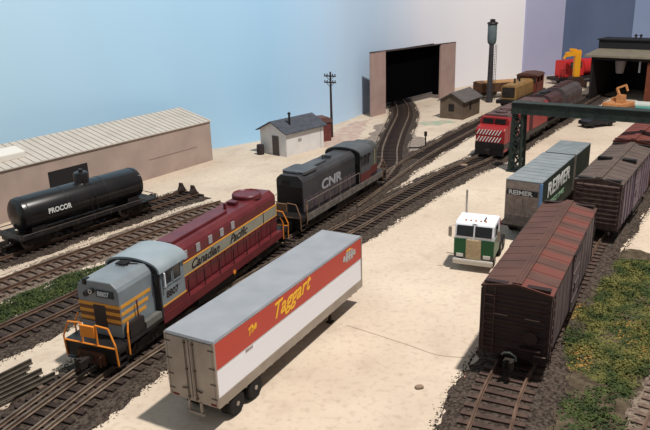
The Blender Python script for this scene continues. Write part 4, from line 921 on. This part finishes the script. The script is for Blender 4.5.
t = thing('yellow_crane', 'yellow crane post with a short arm before the far red locomotive', 'crane', (39.5, 112.0, 0), 0)
ycm = mat('crane_yellow', (226, 158, 36), None, rough=.5)
mb = MB(); mb.box(-1.4, 1.4, -1.4, 1.4, 0, .9); mb.box(-1.0, 1.0, -1.0, 1.0, .9, 1.6); mb.build('base', mat('crane_base', (60, 40, 34), None), t)
mb = MB(); mb.box(-.45, .45, -.5, .5, 1.6, 5.5, bev=.08); mb.build('post', ycm, t)
mb = MB(); mb.bar((.5, 0, 5.5), (-1.9, 0, 5.15), .7); mb.bar((-.2, 0, 5.8), (-1.3, 0, 5.95), .4); mb.bar((-1.8, 0, 5.2), (-2.2, 0, 4.5), .3); mb.build('arm', ycm, t)
# switch stand
t = thing('switch_stand', 'small black switch stand beside the curve near the portal', 'switch stand', (8.75, 70.9, 0), 0)
mb = MB(); mb.box(-.9, 1.2, -.12, .12, .0, .14); mb.build('timber', dark, t); mb = MB(); mb.tube([(.9, 0, .1), (.9, 0, 1.7)], .07); mb.box(.75, 1.05, -.05, .05, 1.3, 1.8); mb.build('post', black, t)
# stock of spare rails at the left bottom
for k in range(6):
    mb = MB(); w_ = .09
    mb.prism([(-w_, 0), (w_, 0), (w_, .05), (.03, .08), (.03, .22), (.06, .25), (-.06, .25), (-.03, .22), (-.03, .08), (-w_, .05)], -4+k*.1, 1.5-(k*.37) % .9)
    o = mb.build('spare_rail', mat('spare_rail', (64, 58, 50), (86, 78, 66), sc=3)); a_ = .62+.015*(k-2)
    o.location = (-15.25+k*.3, 26.95-k*.22, .19 if k else .19); o.rotation_euler = (0, 0, -a_)
    tag(o, 'dark spare rail lying in the pile by the diesel', 'rail', 'spare rails in the pile')
for i, (x, y) in enumerate(((-14.0, 26.75), (-16.0, 24.4))):
    mb = MB(); mb.box(-1.1, 1.1, -.12, .12, 0, .18); o = mb.build('timber_block', tie_pale); o.location = (x, y, .005); o.rotation_euler = (0, 0, -.6); tag(o, ('weathered timber block under the far ends of the spare rails', 'weathered timber block under the near part of the spare rails')[i], 'timber')
# pebbles and debris on the sand; grey lump added in place of a shadow
for i, (x, y, s_, lb) in enumerate(((3.4, 25.6, .16, 'small brown pebble on the sand near the pink paint mark'), (9.1, 69.3, .18, 'pebble beside the switch stand'), (12.3, 62.9, .3, 'grey lump standing in for a shadow beside the red diesel track'))):
    mb = MB(); bmesh.ops.create_icosphere(mb.bm, subdivisions=2, radius=s_)
    for v in mb.bm.verts: v.co = Vector((v.co.x*1.3, v.co.y, v.co.z*.5))*random.uniform(.85, 1.1)
    o = mb.build('pebble', mat('pebble', (140, 118, 100), None)); o.location = (x, y, s_*.42); tag(o, lb, 'pebble')
